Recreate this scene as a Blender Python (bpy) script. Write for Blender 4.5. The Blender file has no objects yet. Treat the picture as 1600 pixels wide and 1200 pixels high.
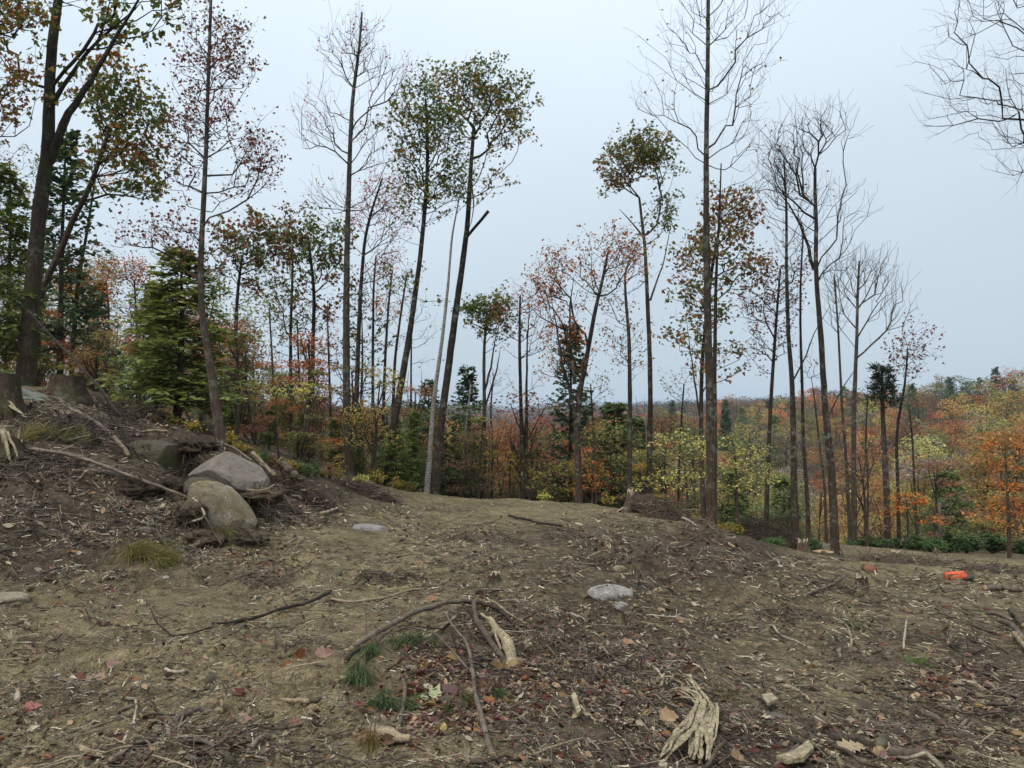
import bpy, math, random
import numpy as np
from mathutils import Vector, Matrix

S = bpy.context.scene
COL = S.collection
rng = np.random.default_rng(11)
random.seed(11)

# ------------------------------------------------------------------ camera, sky, sun, exposure
F_PX = 1200.0
PITCH = math.atan(60 / F_PX)
CAM = np.array([0.0, 0.0, 1.6])
cam_d = bpy.data.cameras.new('camera')
cam_d.sensor_width = 36.0
cam_d.lens = 36.0 * F_PX / 1600.0
cam_d.clip_start = 0.05
cam_d.clip_end = 20000.0
cam = bpy.data.objects.new('camera', cam_d)
COL.objects.link(cam)
cam.location = CAM.tolist()
cam.rotation_euler = (math.pi / 2 + PITCH, 0, 0)
S.camera = cam

SUN_EL, SUN_AZ = math.radians(57), math.radians(215)
world = bpy.data.worlds.new('World')
S.world = world
world.use_nodes = True
wt = world.node_tree
wt.nodes.clear()
def wn(t, **k):
    n = wt.nodes.new(t)
    for a, b in k.items():
        setattr(n, a, b)
    return n
sky = wn('ShaderNodeTexSky', sky_type='NISHITA', sun_disc=False)
sky.sun_elevation = SUN_EL
sky.sun_rotation = SUN_AZ
bg1 = wn('ShaderNodeBackground')
bg1.inputs['Strength'].default_value = 0.08
wt.links.new(sky.outputs[0], bg1.inputs['Color'])
tc = wn('ShaderNodeTexCoord')
nz = wn('ShaderNodeTexNoise')
nz.inputs['Scale'].default_value = 1.7
nz.inputs['Detail'].default_value = 3.0
nz.inputs['Roughness'].default_value = 0.45
mp = wn('ShaderNodeMapping')
mp.inputs['Scale'].default_value = (1, 1, 2.2)
mp.inputs['Location'].default_value = (3.1, 0.4, 0.2)
wt.links.new(tc.outputs['Generated'], mp.inputs[0])
wt.links.new(mp.outputs[0], nz.inputs['Vector'])
dt = wn('ShaderNodeVectorMath', operation='DOT_PRODUCT')
dt.inputs[1].default_value = (-0.62, 0.0, 0.62)     # the cloud sheet is thinner up and to one side
wt.links.new(tc.outputs['Generated'], dt.inputs[0])
ad = wn('ShaderNodeMath', operation='MULTIPLY_ADD')
ad.inputs[1].default_value = 0.55
wt.links.new(dt.outputs['Value'], ad.inputs[0])
wt.links.new(nz.outputs[0], ad.inputs[2])
rp = wn('ShaderNodeValToRGB')
rp.color_ramp.elements[0].position = 0.28
rp.color_ramp.elements[0].color = (0.385, 0.443, 0.49, 1)
rp.color_ramp.elements[1].position = 0.86
rp.color_ramp.elements[1].color = (0.458, 0.522, 0.572, 1)
wt.links.new(ad.outputs[0], rp.inputs[0])
bg2 = wn('ShaderNodeBackground')
bg2.inputs['Strength'].default_value = 1.0
wt.links.new(rp.outputs[0], bg2.inputs['Color'])
sx = wn('ShaderNodeSeparateXYZ')
wt.links.new(tc.outputs['Generated'], sx.inputs[0])
el = wn('ShaderNodeMath', operation='MULTIPLY_ADD', use_clamp=False)     # an overcast sky brightens towards the zenith
el.inputs[1].default_value = 0.95
el.inputs[2].default_value = 0.82
ab = wn('ShaderNodeMath', operation='ABSOLUTE')
wt.links.new(sx.outputs[2], ab.inputs[0])
wt.links.new(ab.outputs[0], el.inputs[0])
wt.links.new(el.outputs[0], bg2.inputs['Strength'])
mx = wn('ShaderNodeMixShader')
mx.inputs[0].default_value = 0.9
wt.links.new(bg1.outputs[0], mx.inputs[1])
wt.links.new(bg2.outputs[0], mx.inputs[2])
wo = wn('ShaderNodeOutputWorld')
wt.links.new(mx.outputs[0], wo.inputs['Surface'])

sun_d = bpy.data.lights.new('sun', 'SUN')
sun_d.energy = 1.5
sun_d.angle = math.radians(20)
sun_d.color = (1.0, 0.95, 0.88)
sun = bpy.data.objects.new('sun', sun_d)
COL.objects.link(sun)
_sd = Vector((math.sin(SUN_AZ) * math.cos(SUN_EL), math.cos(SUN_AZ) * math.cos(SUN_EL), math.sin(SUN_EL)))
sun.rotation_euler = _sd.to_track_quat('Z', 'Y').to_euler()

S.view_settings.view_transform = 'Standard'
S.view_settings.look = 'None'
S.view_settings.exposure = 0.72
S.view_settings.gamma = 1.0
S.view_settings.use_curve_mapping = False
S.render.engine = 'CYCLES'
S.cycles.max_bounces = 5
S.cycles.diffuse_bounces = 3
S.cycles.transmission_bounces = 3
S.cycles.volume_bounces = 0
S.cycles.use_denoising = True

# ------------------------------------------------------------------ helpers
CP, SP = math.cos(PITCH), math.sin(PITCH)
def P(px, py, d):
    """a point at depth d (metres along the view axis) seen at photo pixel px, py"""
    x = (px - 800) / F_PX * d
    v = (600 - py) / F_PX * d
    return np.array([x, d * CP - v * SP, CAM[2] + d * SP + v * CP])
def proj(p):
    q = np.asarray(p) - CAM
    d = q[..., 1] * CP + q[..., 2] * SP
    v = -q[..., 1] * SP + q[..., 2] * CP
    d = np.where(d < 0.05, 0.05, d)
    return 800 + q[..., 0] / d * F_PX, 600 - v / d * F_PX, d

def _h(ix, iy, iz, seed):
    n = (ix.astype(np.int64) * 374761393 + iy.astype(np.int64) * 668265263 + iz.astype(np.int64) * 2147483647 + seed * 974711) & 0xffffffff
    n = ((n ^ (n >> 13)) * 1274126177) & 0xffffffff
    n = ((n ^ (n >> 16)) * 2246822519) & 0xffffffff
    return ((n ^ (n >> 15)) & 0xffff) / 32767.5 - 1.0
def noise2(x, y, seed=0):
    x = np.asarray(x, float); y = np.asarray(y, float)
    ix, iy = np.floor(x), np.floor(y)
    fx, fy = x - ix, y - iy
    u, v = fx * fx * (3 - 2 * fx), fy * fy * (3 - 2 * fy)
    z = np.zeros_like(ix)
    a, b = _h(ix, iy, z, seed), _h(ix + 1, iy, z, seed)
    c, d = _h(ix, iy + 1, z, seed), _h(ix + 1, iy + 1, z, seed)
    return (a * (1 - u) + b * u) * (1 - v) + (c * (1 - u) + d * u) * v
def noise3(p, seed=0):
    i = np.floor(p); f = p - i
    w = f * f * (3 - 2 * f)
    r = 0
    for dx in (0, 1):
        for dy in (0, 1):
            for dz in (0, 1):
                r = r + _h(i[..., 0] + dx, i[..., 1] + dy, i[..., 2] + dz, seed) * \
                    (w[..., 0] if dx else 1 - w[..., 0]) * (w[..., 1] if dy else 1 - w[..., 1]) * (w[..., 2] if dz else 1 - w[..., 2])
    return r
def fbm2(x, y, oct=4, seed=0):
    r, a = 0, 1.0
    for o in range(oct):
        r = r + a * noise2(x * 2 ** o + 17.3 * o, y * 2 ** o - 9.1 * o, seed + o); a *= 0.5
    return r

def mk_mesh(name, verts, faces, mats, mat_idx=None, smooth=True, col=None):
    """faces: list of (n,k) int arrays; mat_idx: one index per array"""
    me = bpy.data.meshes.new(name)
    verts = np.asarray(verts, np.float32).reshape(-1, 3)
    faces = [np.asarray(f, np.int32) for f in faces if len(f)]
    me.vertices.add(len(verts)); me.vertices.foreach_set('co', verts.ravel())
    tot = sum(f.size for f in faces); npoly = sum(len(f) for f in faces)
    me.loops.add(tot); me.loops.foreach_set('vertex_index', np.concatenate([f.ravel() for f in faces]))
    st, k = [], 0
    for f in faces:
        st.append(k + np.arange(len(f)) * f.shape[1]); k += f.size
    me.polygons.add(npoly); me.polygons.foreach_set('loop_start', np.concatenate(st).astype(np.int32))
    me.polygons.foreach_set('use_smooth', np.full(npoly, smooth))
    for m in (mats if isinstance(mats, (list, tuple)) else [mats]):
        me.materials.append(m)
    if mat_idx is not None:
        me.polygons.foreach_set('material_index', np.concatenate([np.full(len(f), i, np.int32) for f, i in zip(faces, mat_idx)]))
    if col is not None:
        a = me.color_attributes.new('col', 'FLOAT_COLOR', 'POINT')
        c = np.ones((len(verts), 4), np.float32); c[:, :3] = col
        a.data.foreach_set('color', c.ravel())
    me.update(calc_edges=True)
    return me
def link(name, me, parent=None, loc=None, label=None, cat=None, group=None, kind=None, color=None):
    o = bpy.data.objects.new(name, me)
    COL.objects.link(o)
    if parent is not None: o.parent = parent
    if loc is not None: o.location = [float(v) for v in loc]
    if label: o['label'] = label
    if cat: o['category'] = cat
    if group: o['group'] = group
    if kind: o['kind'] = kind
    if color is not None: o.color = (*color, 1)
    return o
def thing(name, label, cat, loc, group=None):
    return link(name, None, None, loc, label, cat, group)

class Geo:
    """collects tubes, sheets and loose polygons into one mesh"""
    def __init__(s): s.v, s.f, s.n, s.mi, s.c = [], [], 0, [], []
    def add(s, verts, faces, mi=0, col=None):
        verts = np.asarray(verts, float).reshape(-1, 3)
        for f in faces:
            if len(f): s.f.append(np.asarray(f, np.int64) + s.n); s.mi.append(mi)
        s.v.append(verts); s.n += len(verts)
        if col is not None: s.c.append(np.broadcast_to(np.asarray(col, float), verts.shape))
    def tube(s, pts, rad, sides=5, caps=(False, False), mi=0, capmi=None, rough=0.0, col=None, squash=1.0):
        pts = np.asarray(pts, float); n = len(pts)
        rad = np.broadcast_to(np.asarray(rad, float), (n,))
        t = np.gradient(pts, axis=0); t /= np.linalg.norm(t, axis=1)[:, None] + 1e-9
        ch = pts[-1] - pts[0]; ch = ch / (np.linalg.norm(ch) + 1e-9)
        ref = np.array([0, 0, 1.0]) if abs(ch[2]) < 0.8 else np.array([0.3, 1.0, 0.0])
        u = np.cross(t, ref); u /= np.linalg.norm(u, axis=1)[:, None] + 1e-9
        w = np.cross(u, t)
        a = np.arange(sides) / sides * 2 * math.pi
        R = rad[:, None] * np.ones(sides)
        if rough: R = R * (1 + rough * rng.uniform(-1, 1, R.shape))
        vv = pts[:, None, :] + R[..., None] * (np.cos(a)[None, :, None] * u[:, None, :] + squash * np.sin(a)[None, :, None] * w[:, None, :])
        i = np.arange(n - 1)[:, None] * sides; j = np.arange(sides)[None, :]; j2 = (j + 1) % sides
        q = np.stack([i + j, i + j2, i + sides + j2, i + sides + j], -1).reshape(-1, 4)
        s.add(vv, [q], mi, col)
        b = s.n - n * sides
        if caps[0]: s.f.append((b + np.arange(sides)[::-1])[None, :]); s.mi.append(capmi if capmi is not None else mi)
        if caps[1]: s.f.append((b + (n - 1) * sides + np.arange(sides))[None, :]); s.mi.append(capmi if capmi is not None else mi)
    def mesh(s, name, mats, smooth=True):
        by = {}
        for f, m in zip(s.f, s.mi): by.setdefault((f.shape[1], m), []).append(f)
        fs = [np.concatenate(v) for v in by.values()]; mi = [k[1] for k in by]
        return mk_mesh(name, np.concatenate(s.v), fs, mats, mi, smooth, np.concatenate(s.c) if s.c else None)

# ------------------------------------------------------------------ materials
def new_mat(name):
    m = bpy.data.materials.new(name); m.use_nodes = True
    t = m.node_tree; t.nodes.clear()
    out = t.nodes.new('ShaderNodeOutputMaterial')
    def N(ty, ins=None, **k):
        n = t.nodes.new(ty)
        for a, b in k.items(): setattr(n, a, b)
        for a, b in (ins or {}).items():
            if hasattr(b, 'is_linked') or isinstance(b, bpy.types.NodeSocket): t.links.new(b, n.inputs[a])
            else: n.inputs[a].default_value = b
        return n
    return m, t, out, N
def ramp(N, fac, stops, interp='LINEAR'):
    r = N('ShaderNodeValToRGB', {0: fac}); cr = r.color_ramp; cr.interpolation = interp
    while len(cr.elements) < len(stops): cr.elements.new(0.5)
    for e, (p, c) in zip(cr.elements, stops): e.position = p; e.color = (*c, 1)
    return r.outputs[0]
def mixc(N, f, a, b, mode='MIX'):
    n = N('ShaderNodeMix', data_type='RGBA', blend_type=mode)
    t = n.id_data
    for k, v in ((0, f), (6, a), (7, b)):
        if isinstance(v, bpy.types.NodeSocket): t.links.new(v, n.inputs[k])
        else: n.inputs[k].default_value = v if k == 0 else (*v, 1)
    return n.outputs[2]
def mth(N, op, a, b=0.0, c=0.0, clamp=False):
    n = N('ShaderNodeMath', {0: a, 1: b, 2: c}, operation=op); n.use_clamp = clamp
    return n.outputs[0]
def noise(N, vec, scale, detail=4, rough=0.6, dist=0.0):
    return N('ShaderNodeTexNoise', {'Vector': vec, 'Scale': scale, 'Detail': detail, 'Roughness': rough, 'Distortion': dist}).outputs[0]
def finish(N, t, out, color, rough=0.9, bump=None, bump_d=0.02, spec=0.25):
    b = N('ShaderNodeBsdfPrincipled', {'Roughness': rough, 'Specular IOR Level': spec})
    if isinstance(color, bpy.types.NodeSocket): t.links.new(color, b.inputs['Base Color'])
    else: b.inputs['Base Color'].default_value = (*color, 1)
    if bump is not None:
        bp = N('ShaderNodeBump', {'Height': bump, 'Distance': bump_d, 'Strength': 1.0})
        t.links.new(bp.outputs[0], b.inputs['Normal'])
    t.links.new(b.outputs[0], out.inputs[0])

def m_ground():
    m, t, out, N = new_mat('soil')
    pos = N('ShaderNodeNewGeometry').outputs['Position']
    at = N('ShaderNodeAttribute', attribute_name='col').outputs['Color']
    sep = N('ShaderNodeSeparateColor', {0: at})
    n1 = noise(N, pos, 1.3, 6, 0.65); n2 = noise(N, pos, 11, 5, 0.7); n3 = noise(N, pos, 60, 4, 0.7); n4 = noise(N, pos, 4.2, 5, 0.7, 0.6)
    f = mth(N, 'MULTIPLY_ADD', mth(N, 'SUBTRACT', n4, 0.46), 2.2, sep.outputs[0])
    f = mth(N, 'MULTIPLY_ADD', mth(N, 'SUBTRACT', n2, 0.5), 0.9, f, clamp=True)
    ol = ramp(N, n2, [(0.25, (0.075, 0.059, 0.031)), (0.5, (0.205, 0.165, 0.098)), (0.78, (0.33, 0.275, 0.175))])
    br = ramp(N, n2, [(0.28, (0.020, 0.015, 0.011)), (0.52, (0.085, 0.065, 0.046)), (0.8, (0.185, 0.145, 0.105))])
    c = mixc(N, f, ol, br)
    c = mixc(N, mth(N, 'MULTIPLY', sep.outputs[1], 0.8), c, ramp(N, n2, [(0.3, (0.05, 0.035, 0.02)), (0.7, (0.13, 0.075, 0.035))]))
    sp = ramp(N, n3, [(0.25, (0.25, 0.25, 0.25)), (0.5, (0.95, 0.95, 0.95)), (0.72, (1.75, 1.7, 1.6))])
    c = mixc(N, 1.0, c, sp, 'MULTIPLY')
    c = mixc(N, 1.0, c, ramp(N, n1, [(0.3, (0.58, 0.56, 0.54)), (0.7, (1.28, 1.26, 1.2))]), 'MULTIPLY')
    h = mth(N, 'ADD', mth(N, 'MULTIPLY', n2, 1.0), mth(N, 'MULTIPLY', n3, 0.35))
    finish(N, t, out, c, 0.95, h, 0.045, 0.1)
    return m
def m_bark(name, lichen=0.35, moss=0.0, birch=False):
    m, t, out, N = new_mat(name)
    co = N('ShaderNodeTexCoord').outputs['Object']
    ob = N('ShaderNodeObjectInfo')
    mp = N('ShaderNodeMapping', {'Vector': co, 'Scale': (1, 1, 0.18) if not birch else (1, 1, 3.0)}).outputs[0]
    n1 = noise(N, mp, 26, 6, 0.75, 0.8); n2 = noise(N, co, 2.2, 4, 0.6); n3 = noise(N, co, 8, 5, 0.7)
    if birch:
        c = ramp(N, noise(N, mp, 14, 5, 0.75, 0.4), [(0.40, (0.03, 0.026, 0.024)), (0.5, (0.36, 0.335, 0.29)), (0.75, (0.62, 0.59, 0.53))])
        c = mixc(N, ramp(N, n2, [(0.5, (0, 0, 0)), (0.68, (0.7, 0.7, 0.7))]), c, (0.16, 0.12, 0.085))
    else:
        c = mixc(N, 1.0, ob.outputs['Color'], ramp(N, n1, [(0.3, (0.22, 0.2, 0.19)), (0.52, (0.74, 0.72, 0.70)), (0.75, (1.45, 1.38, 1.3))]), 'MULTIPLY')
        zz = N('ShaderNodeSeparateXYZ', {0: co}).outputs[2]
        zr = N('ShaderNodeMapRange', {0: zz, 1: 4.5, 2: 0.3, 3: 0.0, 4: 0.55}).outputs[0]      # scraped, reddish lower trunks
        c = mixc(N, zr, c, mixc(N, 1.0, (0.12, 0.075, 0.052), ramp(N, n1, [(0.3, (0.35, 0.33, 0.3)), (0.7, (1.5, 1.45, 1.4))]), 'MULTIPLY'))
        lf = mth(N, 'MULTIPLY', ramp(N, n3, [(0.5, (0, 0, 0)), (0.6, (1, 1, 1))]), mth(N, 'MULTIPLY', ramp(N, n2, [(0.42, (0, 0, 0)), (0.6, (1, 1, 1))]), lichen))
        c = mixc(N, lf, c, (0.24, 0.24, 0.20))
        if moss:
            c = mixc(N, mth(N, 'MULTIPLY', ramp(N, noise(N, co, 3, 3, 0.6), [(0.45, (0, 0, 0)), (0.6, (1, 1, 1))]), moss), c, (0.045, 0.06, 0.018))
    finish(N, t, out, c, 0.92, n1, 0.03, 0.15)
    return m
def m_leaf(name, trans=0.35, rough=0.6):
    m, t, out, N = new_mat(name)
    at = N('ShaderNodeAttribute', attribute_name='col').outputs['Color']
    ob = N('ShaderNodeObjectInfo')
    c = mixc(N, 1.0, at, ob.outputs['Color'], 'MULTIPLY')
    b = N('ShaderNodeBsdfPrincipled', {'Base Color': c, 'Roughness': rough, 'Specular IOR Level': 0.2})
    if trans:
        tr = N('ShaderNodeBsdfTranslucent', {'Color': mixc(N, 1.0, c, (1.5, 1.35, 0.9), 'MULTIPLY')})
        ms = N('ShaderNodeMixShader', {0: trans, 1: b.outputs[0], 2: tr.outputs[0]})
        t.links.new(ms.outputs[0], out.inputs[0])
    else:
        t.links.new(b.outputs[0], out.inputs[0])
    return m
def m_wood(name, dark, light, scale=60, stretch=(1, 1, 0.1), obcol=False, bump=0.01):
    m, t, out, N = new_mat(name)
    co = N('ShaderNodeTexCoord').outputs['Object']
    mp = N('ShaderNodeMapping', {'Vector': co, 'Scale': stretch}).outputs[0]
    n1 = noise(N, mp, scale, 5, 0.7, 0.5); n2 = noise(N, co, 7, 4, 0.6)
    c = ramp(N, n1, [(0.3, dark), (0.7, light)])
    c = mixc(N, 1.0, c, ramp(N, n2, [(0.3, (0.6, 0.57, 0.55)), (0.7, (1.2, 1.2, 1.2))]), 'MULTIPLY')
    if obcol: c = mixc(N, 1.0, c, N('ShaderNodeObjectInfo').outputs['Color'], 'MULTIPLY')
    finish(N, t, out, c, 0.85, n1, bump, 0.2)
    return m
def m_rock(name, base, lichen=(0.32, 0.33, 0.28), lf=0.5, moss=None, dirt=(0.06, 0.045, 0.032)):
    m, t, out, N = new_mat(name)
    co = N('ShaderNodeTexCoord').outputs['Object']
    g = N('ShaderNodeNewGeometry')
    n1 = noise(N, co, 9, 8, 0.78, 0.5); n2 = noise(N, co, 75, 6, 0.8); n3 = noise(N, co, 3.1, 5, 0.65, 0.8)
    lo, hi = tuple(v * 0.5 for v in base), tuple(min(v * 1.45, 0.8) for v in base)
    c = ramp(N, n1, [(0.3, lo), (0.5, base), (0.72, hi)])
    c = mixc(N, mth(N, 'MULTIPLY', ramp(N, n3, [(0.5, (0, 0, 0)), (0.62, (1, 1, 1))]), lf), c, lichen)
    if moss: c = mixc(N, mth(N, 'MULTIPLY', ramp(N, noise(N, co, 4.5, 5, 0.7), [(0.46, (0, 0, 0)), (0.58, (1, 1, 1))]), 0.85), c, moss)
    c = mixc(N, ramp(N, noise(N, co, 5.5, 6, 0.75), [(0.55, (0, 0, 0)), (0.7, (0.8, 0.8, 0.8))]), c, dirt)
    c = mixc(N, 1.0, c, ramp(N, n2, [(0.32, (0.42, 0.41, 0.40)), (0.68, (1.5, 1.5, 1.5))]), 'MULTIPLY')
    finish(N, t, out, c, 0.9, mth(N, 'ADD', n1, mth(N, 'MULTIPLY', n2, 0.4)), 0.03, 0.2)
    return m
def m_stick(name):
    """bark or bare wood of a lying stick; the stick's own colour is its object colour"""
    m, t, out, N = new_mat(name)
    co = N('ShaderNodeTexCoord').outputs['Object']
    n1 = noise(N, co, 55, 5, 0.7, 0.5); n2 = noise(N, co, 9, 4, 0.65)
    c = mixc(N, 1.0, N('ShaderNodeObjectInfo').outputs['Color'], ramp(N, n1, [(0.28, (0.4, 0.38, 0.36)), (0.7, (1.4, 1.38, 1.35))]), 'MULTIPLY')
    c = mixc(N, 1.0, c, ramp(N, n2, [(0.32, (0.5, 0.47, 0.44)), (0.62, (1.2, 1.2, 1.2))]), 'MULTIPLY')
    finish(N, t, out, c, 0.88, n1, 0.008, 0.2)
    return m

M_SOIL = m_ground()
M_BARK = m_bark('bark', 0.75, 0.15)
M_BARK_MOSS = m_bark('mossy_bark', 0.4, 0.55)
M_BIRCH = m_bark('birch_bark', birch=True)
M_LEAF = m_leaf('leaf', 0.35)
M_NEEDLE = m_leaf('needle', 0.28)
M_LITTER = m_leaf('litter', 0.08, 0.75)
M_STICK = m_stick('stick_wood')
M_CUT = m_wood('cut_wood', (0.22, 0.14, 0.07), (0.5, 0.36, 0.2), 30, (1, 1, 1))
M_PALE = m_wood('splintered_wood', (0.15, 0.11, 0.06), (0.62, 0.52, 0.34), 45, (1, 1, 1), bump=0.02)

# ------------------------------------------------------------------ the lie of the land
_cp = [(0,1200,3.4),(400,1200,3.4),(800,1200,3.4),(1200,1200,3.4),(1600,1200,3.5),
 (0,1050,5.0),(400,1050,5.0),(800,1050,5.0),(1200,1050,5.1),(1600,1060,5.4),
 (0,950,6.6),(250,940,6.9),(500,940,7.1),(800,950,7.0),(1000,950,7.2),(1200,960,7.3),(1400,970,7.6),(1600,970,8.0),
 (0,908,7.4),(150,893,7.8),(300,880,8.2),(450,870,8.7),(600,860,9.5),(800,870,9.7),(1000,880,9.6),(1150,890,9.3),(1300,905,10.5),(1500,905,12.5),(1600,905,12.5),
 (0,800,8.4),(150,800,8.8),(260,800,9.2),(390,840,9.3),(0,700,9.6),(100,700,10),(200,720,10),(270,745,10.2),(0,632,11),(100,632,11.5),(200,662,12),(345,692,12.4),(290,688,11.8),(420,748,12.5),(500,800,12),(520,762,14.5),(600,778,16.5),
 (0,602,14),(150,614,15),(250,645,15),
 (600,800,14),(700,800,15.5),(800,800,16.5),(900,800,17),(660,774,21),(750,777,22),(850,783,22),(950,791,20),(1000,801,17),(1000,840,12.6),(1080,832,14),(1100,851,12),(1150,859,11.3),(1110,824,15),(1060,814,17),
 (1180,850,16),(1240,857,18),(1300,872,17),(1400,860,20),(1500,860,20.5),(1600,858,20.5),(1400,930,10.5),(1250,900,11.2),
 (150,642,26),(0,640,30),(350,675,26),(450,695,27),(545,735,22.5),(600,760,25)]
CTRL = [P(*c) for c in _cp]
CTRL += [np.array(c, float) for c in [(0,0,0),(4,0,0),(-4,0,.02),(8,-2,-.1),(-8,-2,.3),(0,-8,.1),(12,-8,0),(-12,-8,.6),(-7,4.5,.45),(-10,7,1.5),(-14,9,2.4),(6,4,-.2),(10,6,-.7),(14,10,-1.4),(20,16,-2),(26,20,-2.6),
    (-20,20,2.6),(-28,28,2.6),(-16,40,.4),(-30,45,.6),(-8,38,-2.5),(0,30,-3.0),(4,42,-6.5),(-2,55,-10),(10,30,-4.2),(18,28,-3.6),(26,32,-5),(14,45,-9),(24,60,-13),(0,0,0)]]
CTRL = np.array(CTRL[:-1])
_A = CTRL[:, :2]
_K = np.sqrt(((_A[:, None] - _A[None]) ** 2).sum(-1) + 0.15)
_n = len(_A)
_M = np.zeros((_n + 3, _n + 3)); _M[:_n, :_n] = _K - 0.02 * np.eye(_n)
_M[:_n, _n] = 1; _M[:_n, _n + 1:] = _A; _M[_n, :_n] = 1; _M[_n + 1:, :_n] = _A.T
_w = np.linalg.solve(_M, np.concatenate([CTRL[:, 2], np.zeros(3)]))
def ss(a, b, x):
    t = np.clip((x - a) / (b - a), 0, 1); return t * t * (3 - 2 * t)
def far_z(x, y):
    r = np.hypot(x, y)
    z = -15.0 + 0 * r
    z = z + 19 * ss(70, 260, r) * ss(-70, 190, x) * ss(-60, 60, y)                       # wooded hill on one side
    z = z + 12 * ss(40, 160, r) * ss(-5, -60, x)
    z = z + 9 * ss(300, 950, r)                                             # the valley's far side
    az = np.arctan2(x, np.maximum(y, 1.0))
    z = z + ss(900, 2100, r) * (30 + 18 * ss(0.10, 0.32, az) + 5 * np.sin(az * 9 + 1) + 7 * noise2(az * 14, 0 * az, 5) + 8 * noise2(x / 340, y / 340, 3))
    return z + 1.5 * noise2(x / 60, y / 60, 8)
def macro(x, y):
    x = np.asarray(x, float); y = np.asarray(y, float)
    sh = x.shape; x = x.ravel(); y = y.ravel()
    out = np.empty(len(x))
    for i in range(0, len(x), 20000):
        xs, ys = x[i:i + 20000], y[i:i + 20000]
        r = np.hypot(xs, ys)
        k = np.minimum(1.0, 62 / np.maximum(r, 1e-6))
        ax, ay = xs * k, ys * k
        z = np.sqrt((ax[:, None] - _A[None, :, 0]) ** 2 + (ay[:, None] - _A[None, :, 1]) ** 2 + 0.15) @ _w[:_n] + _w[_n] + ax * _w[_n + 1] + ay * _w[_n + 2]
        b = ss(34, 62, r)
        out[i:i + 20000] = z * (1 - b) + far_z(xs, ys) * b
    return out.reshape(sh)
PIT = P(291, 738, 10.6); HEAP = P(690, 1045, 4.9)
def detail(x, y):
    r = np.hypot(x, y)
    px, py, d = proj(np.stack([x, y, 0 * x + 0.0], -1))
    d1 = fbm2(x / 0.9, y / 0.9, 3, 20) * 0.035
    c = np.abs(noise2(x / 0.30, y / 0.30, 31)); d2 = (0.35 - c) * 0.085 * ss(26, 14, r)
    c3 = np.abs(noise2(x / 0.11 + 5, y / 0.11, 41)); d3 = (0.3 - c3) * 0.055 * ss(14, 7, r)
    d4 = noise2(x / 0.042, y / 0.042, 51) * 0.014 * ss(10, 5, r)
    c5 = np.abs(noise2(x / 0.62 + 3, y / 0.62, 91)); d1 = d1 + (0.33 - c5) * 0.075 * ss(30, 20, r)
    rut = noise2((x * 0.9 + y * 0.4) / 0.5, (y * 0.9 - x * 0.4) / 2.2, 61) * 0.03
    big = ss(18, 26, r)
    pit = -.55 * np.exp(-(((x - PIT[0]) / .15) ** 2 + ((y - PIT[1]) / .22) ** 2)) + .10 * np.exp(-(((x - HEAP[0]) / .45) ** 2 + ((y - HEAP[1]) / .35) ** 2))
    return (d1 + d2 + d3 + d4 + rut) * (0.45 + 0.75 * ss(-.3, .5, noise2(x / 1.7, y / 1.7, 71))) + big * 0.25 * noise2(x / 3, y / 3, 9) + pit
def H(x, y):
    x = np.asarray(x, float); y = np.asarray(y, float)
    return macro(x, y) + detail(x, y)
_DS = np.geomspace(1.5, 60, 420)
def G(px, py):
    """where the sight line of a photo pixel first meets the ground"""
    px = np.atleast_1d(np.asarray(px, float)); py = np.atleast_1d(np.asarray(py, float))
    res = np.zeros((len(px), 3))
    for i in range(0, len(px), 200):
        a, b = px[i:i + 200, None], py[i:i + 200, None]
        D = _DS[None]
        x = (a - 800) / F_PX * D; v = (600 - b) / F_PX * D
        y = D * CP - v * SP; z = CAM[2] + D * SP + v * CP
        below = (z - macro(x, y)) < 0
        j = np.where(below.any(1), below.argmax(1), len(_DS) - 1); k = np.arange(len(j))
        res[i:i + 200, 0] = x[k, j]; res[i:i + 200, 1] = y[k, j]
    res[:, 2] = H(res[:, 0], res[:, 1])
    return res
def g1(px, py): return G(px, py)[0]
def normal(x, y, e=0.06):
    x = np.asarray(x, float); y = np.asarray(y, float)
    n = np.stack([-(macro(x + e, y) - macro(x - e, y)) / (2 * e), -(macro(x, y + e) - macro(x, y - e)) / (2 * e), np.ones_like(x)], -1)
    return n / np.linalg.norm(n, axis=-1, keepdims=True)

BROWN = [(100,770,330,120,1.1),(250,650,250,70,1),(0,850,170,55,1),(430,760,90,50,.8),(550,770,80,25,.6),(1000,880,210,50,.8),(960,1000,250,90,.75),(760,1020,170,70,.6),
 (1000,1150,260,80,.8),(1250,1180,170,50,.8),(1520,1060,130,80,.8),(1130,870,110,35,.8),(1450,930,150,25,.3),(300,1185,110,35,.6),(120,1085,80,25,.6),(1190,830,60,25,.8),(850,835,150,22,.4),(1320,1010,90,30,.35),(200,960,60,15,.3)]
def brown(px, py):
    r = 0
    for cx, cy, rx, ry, w in BROWN:
        r = r + w * np.exp(-(((px - cx) / rx) ** 2 + ((py - cy) / ry) ** 2))
    return np.clip(r, 0, 1)

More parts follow.
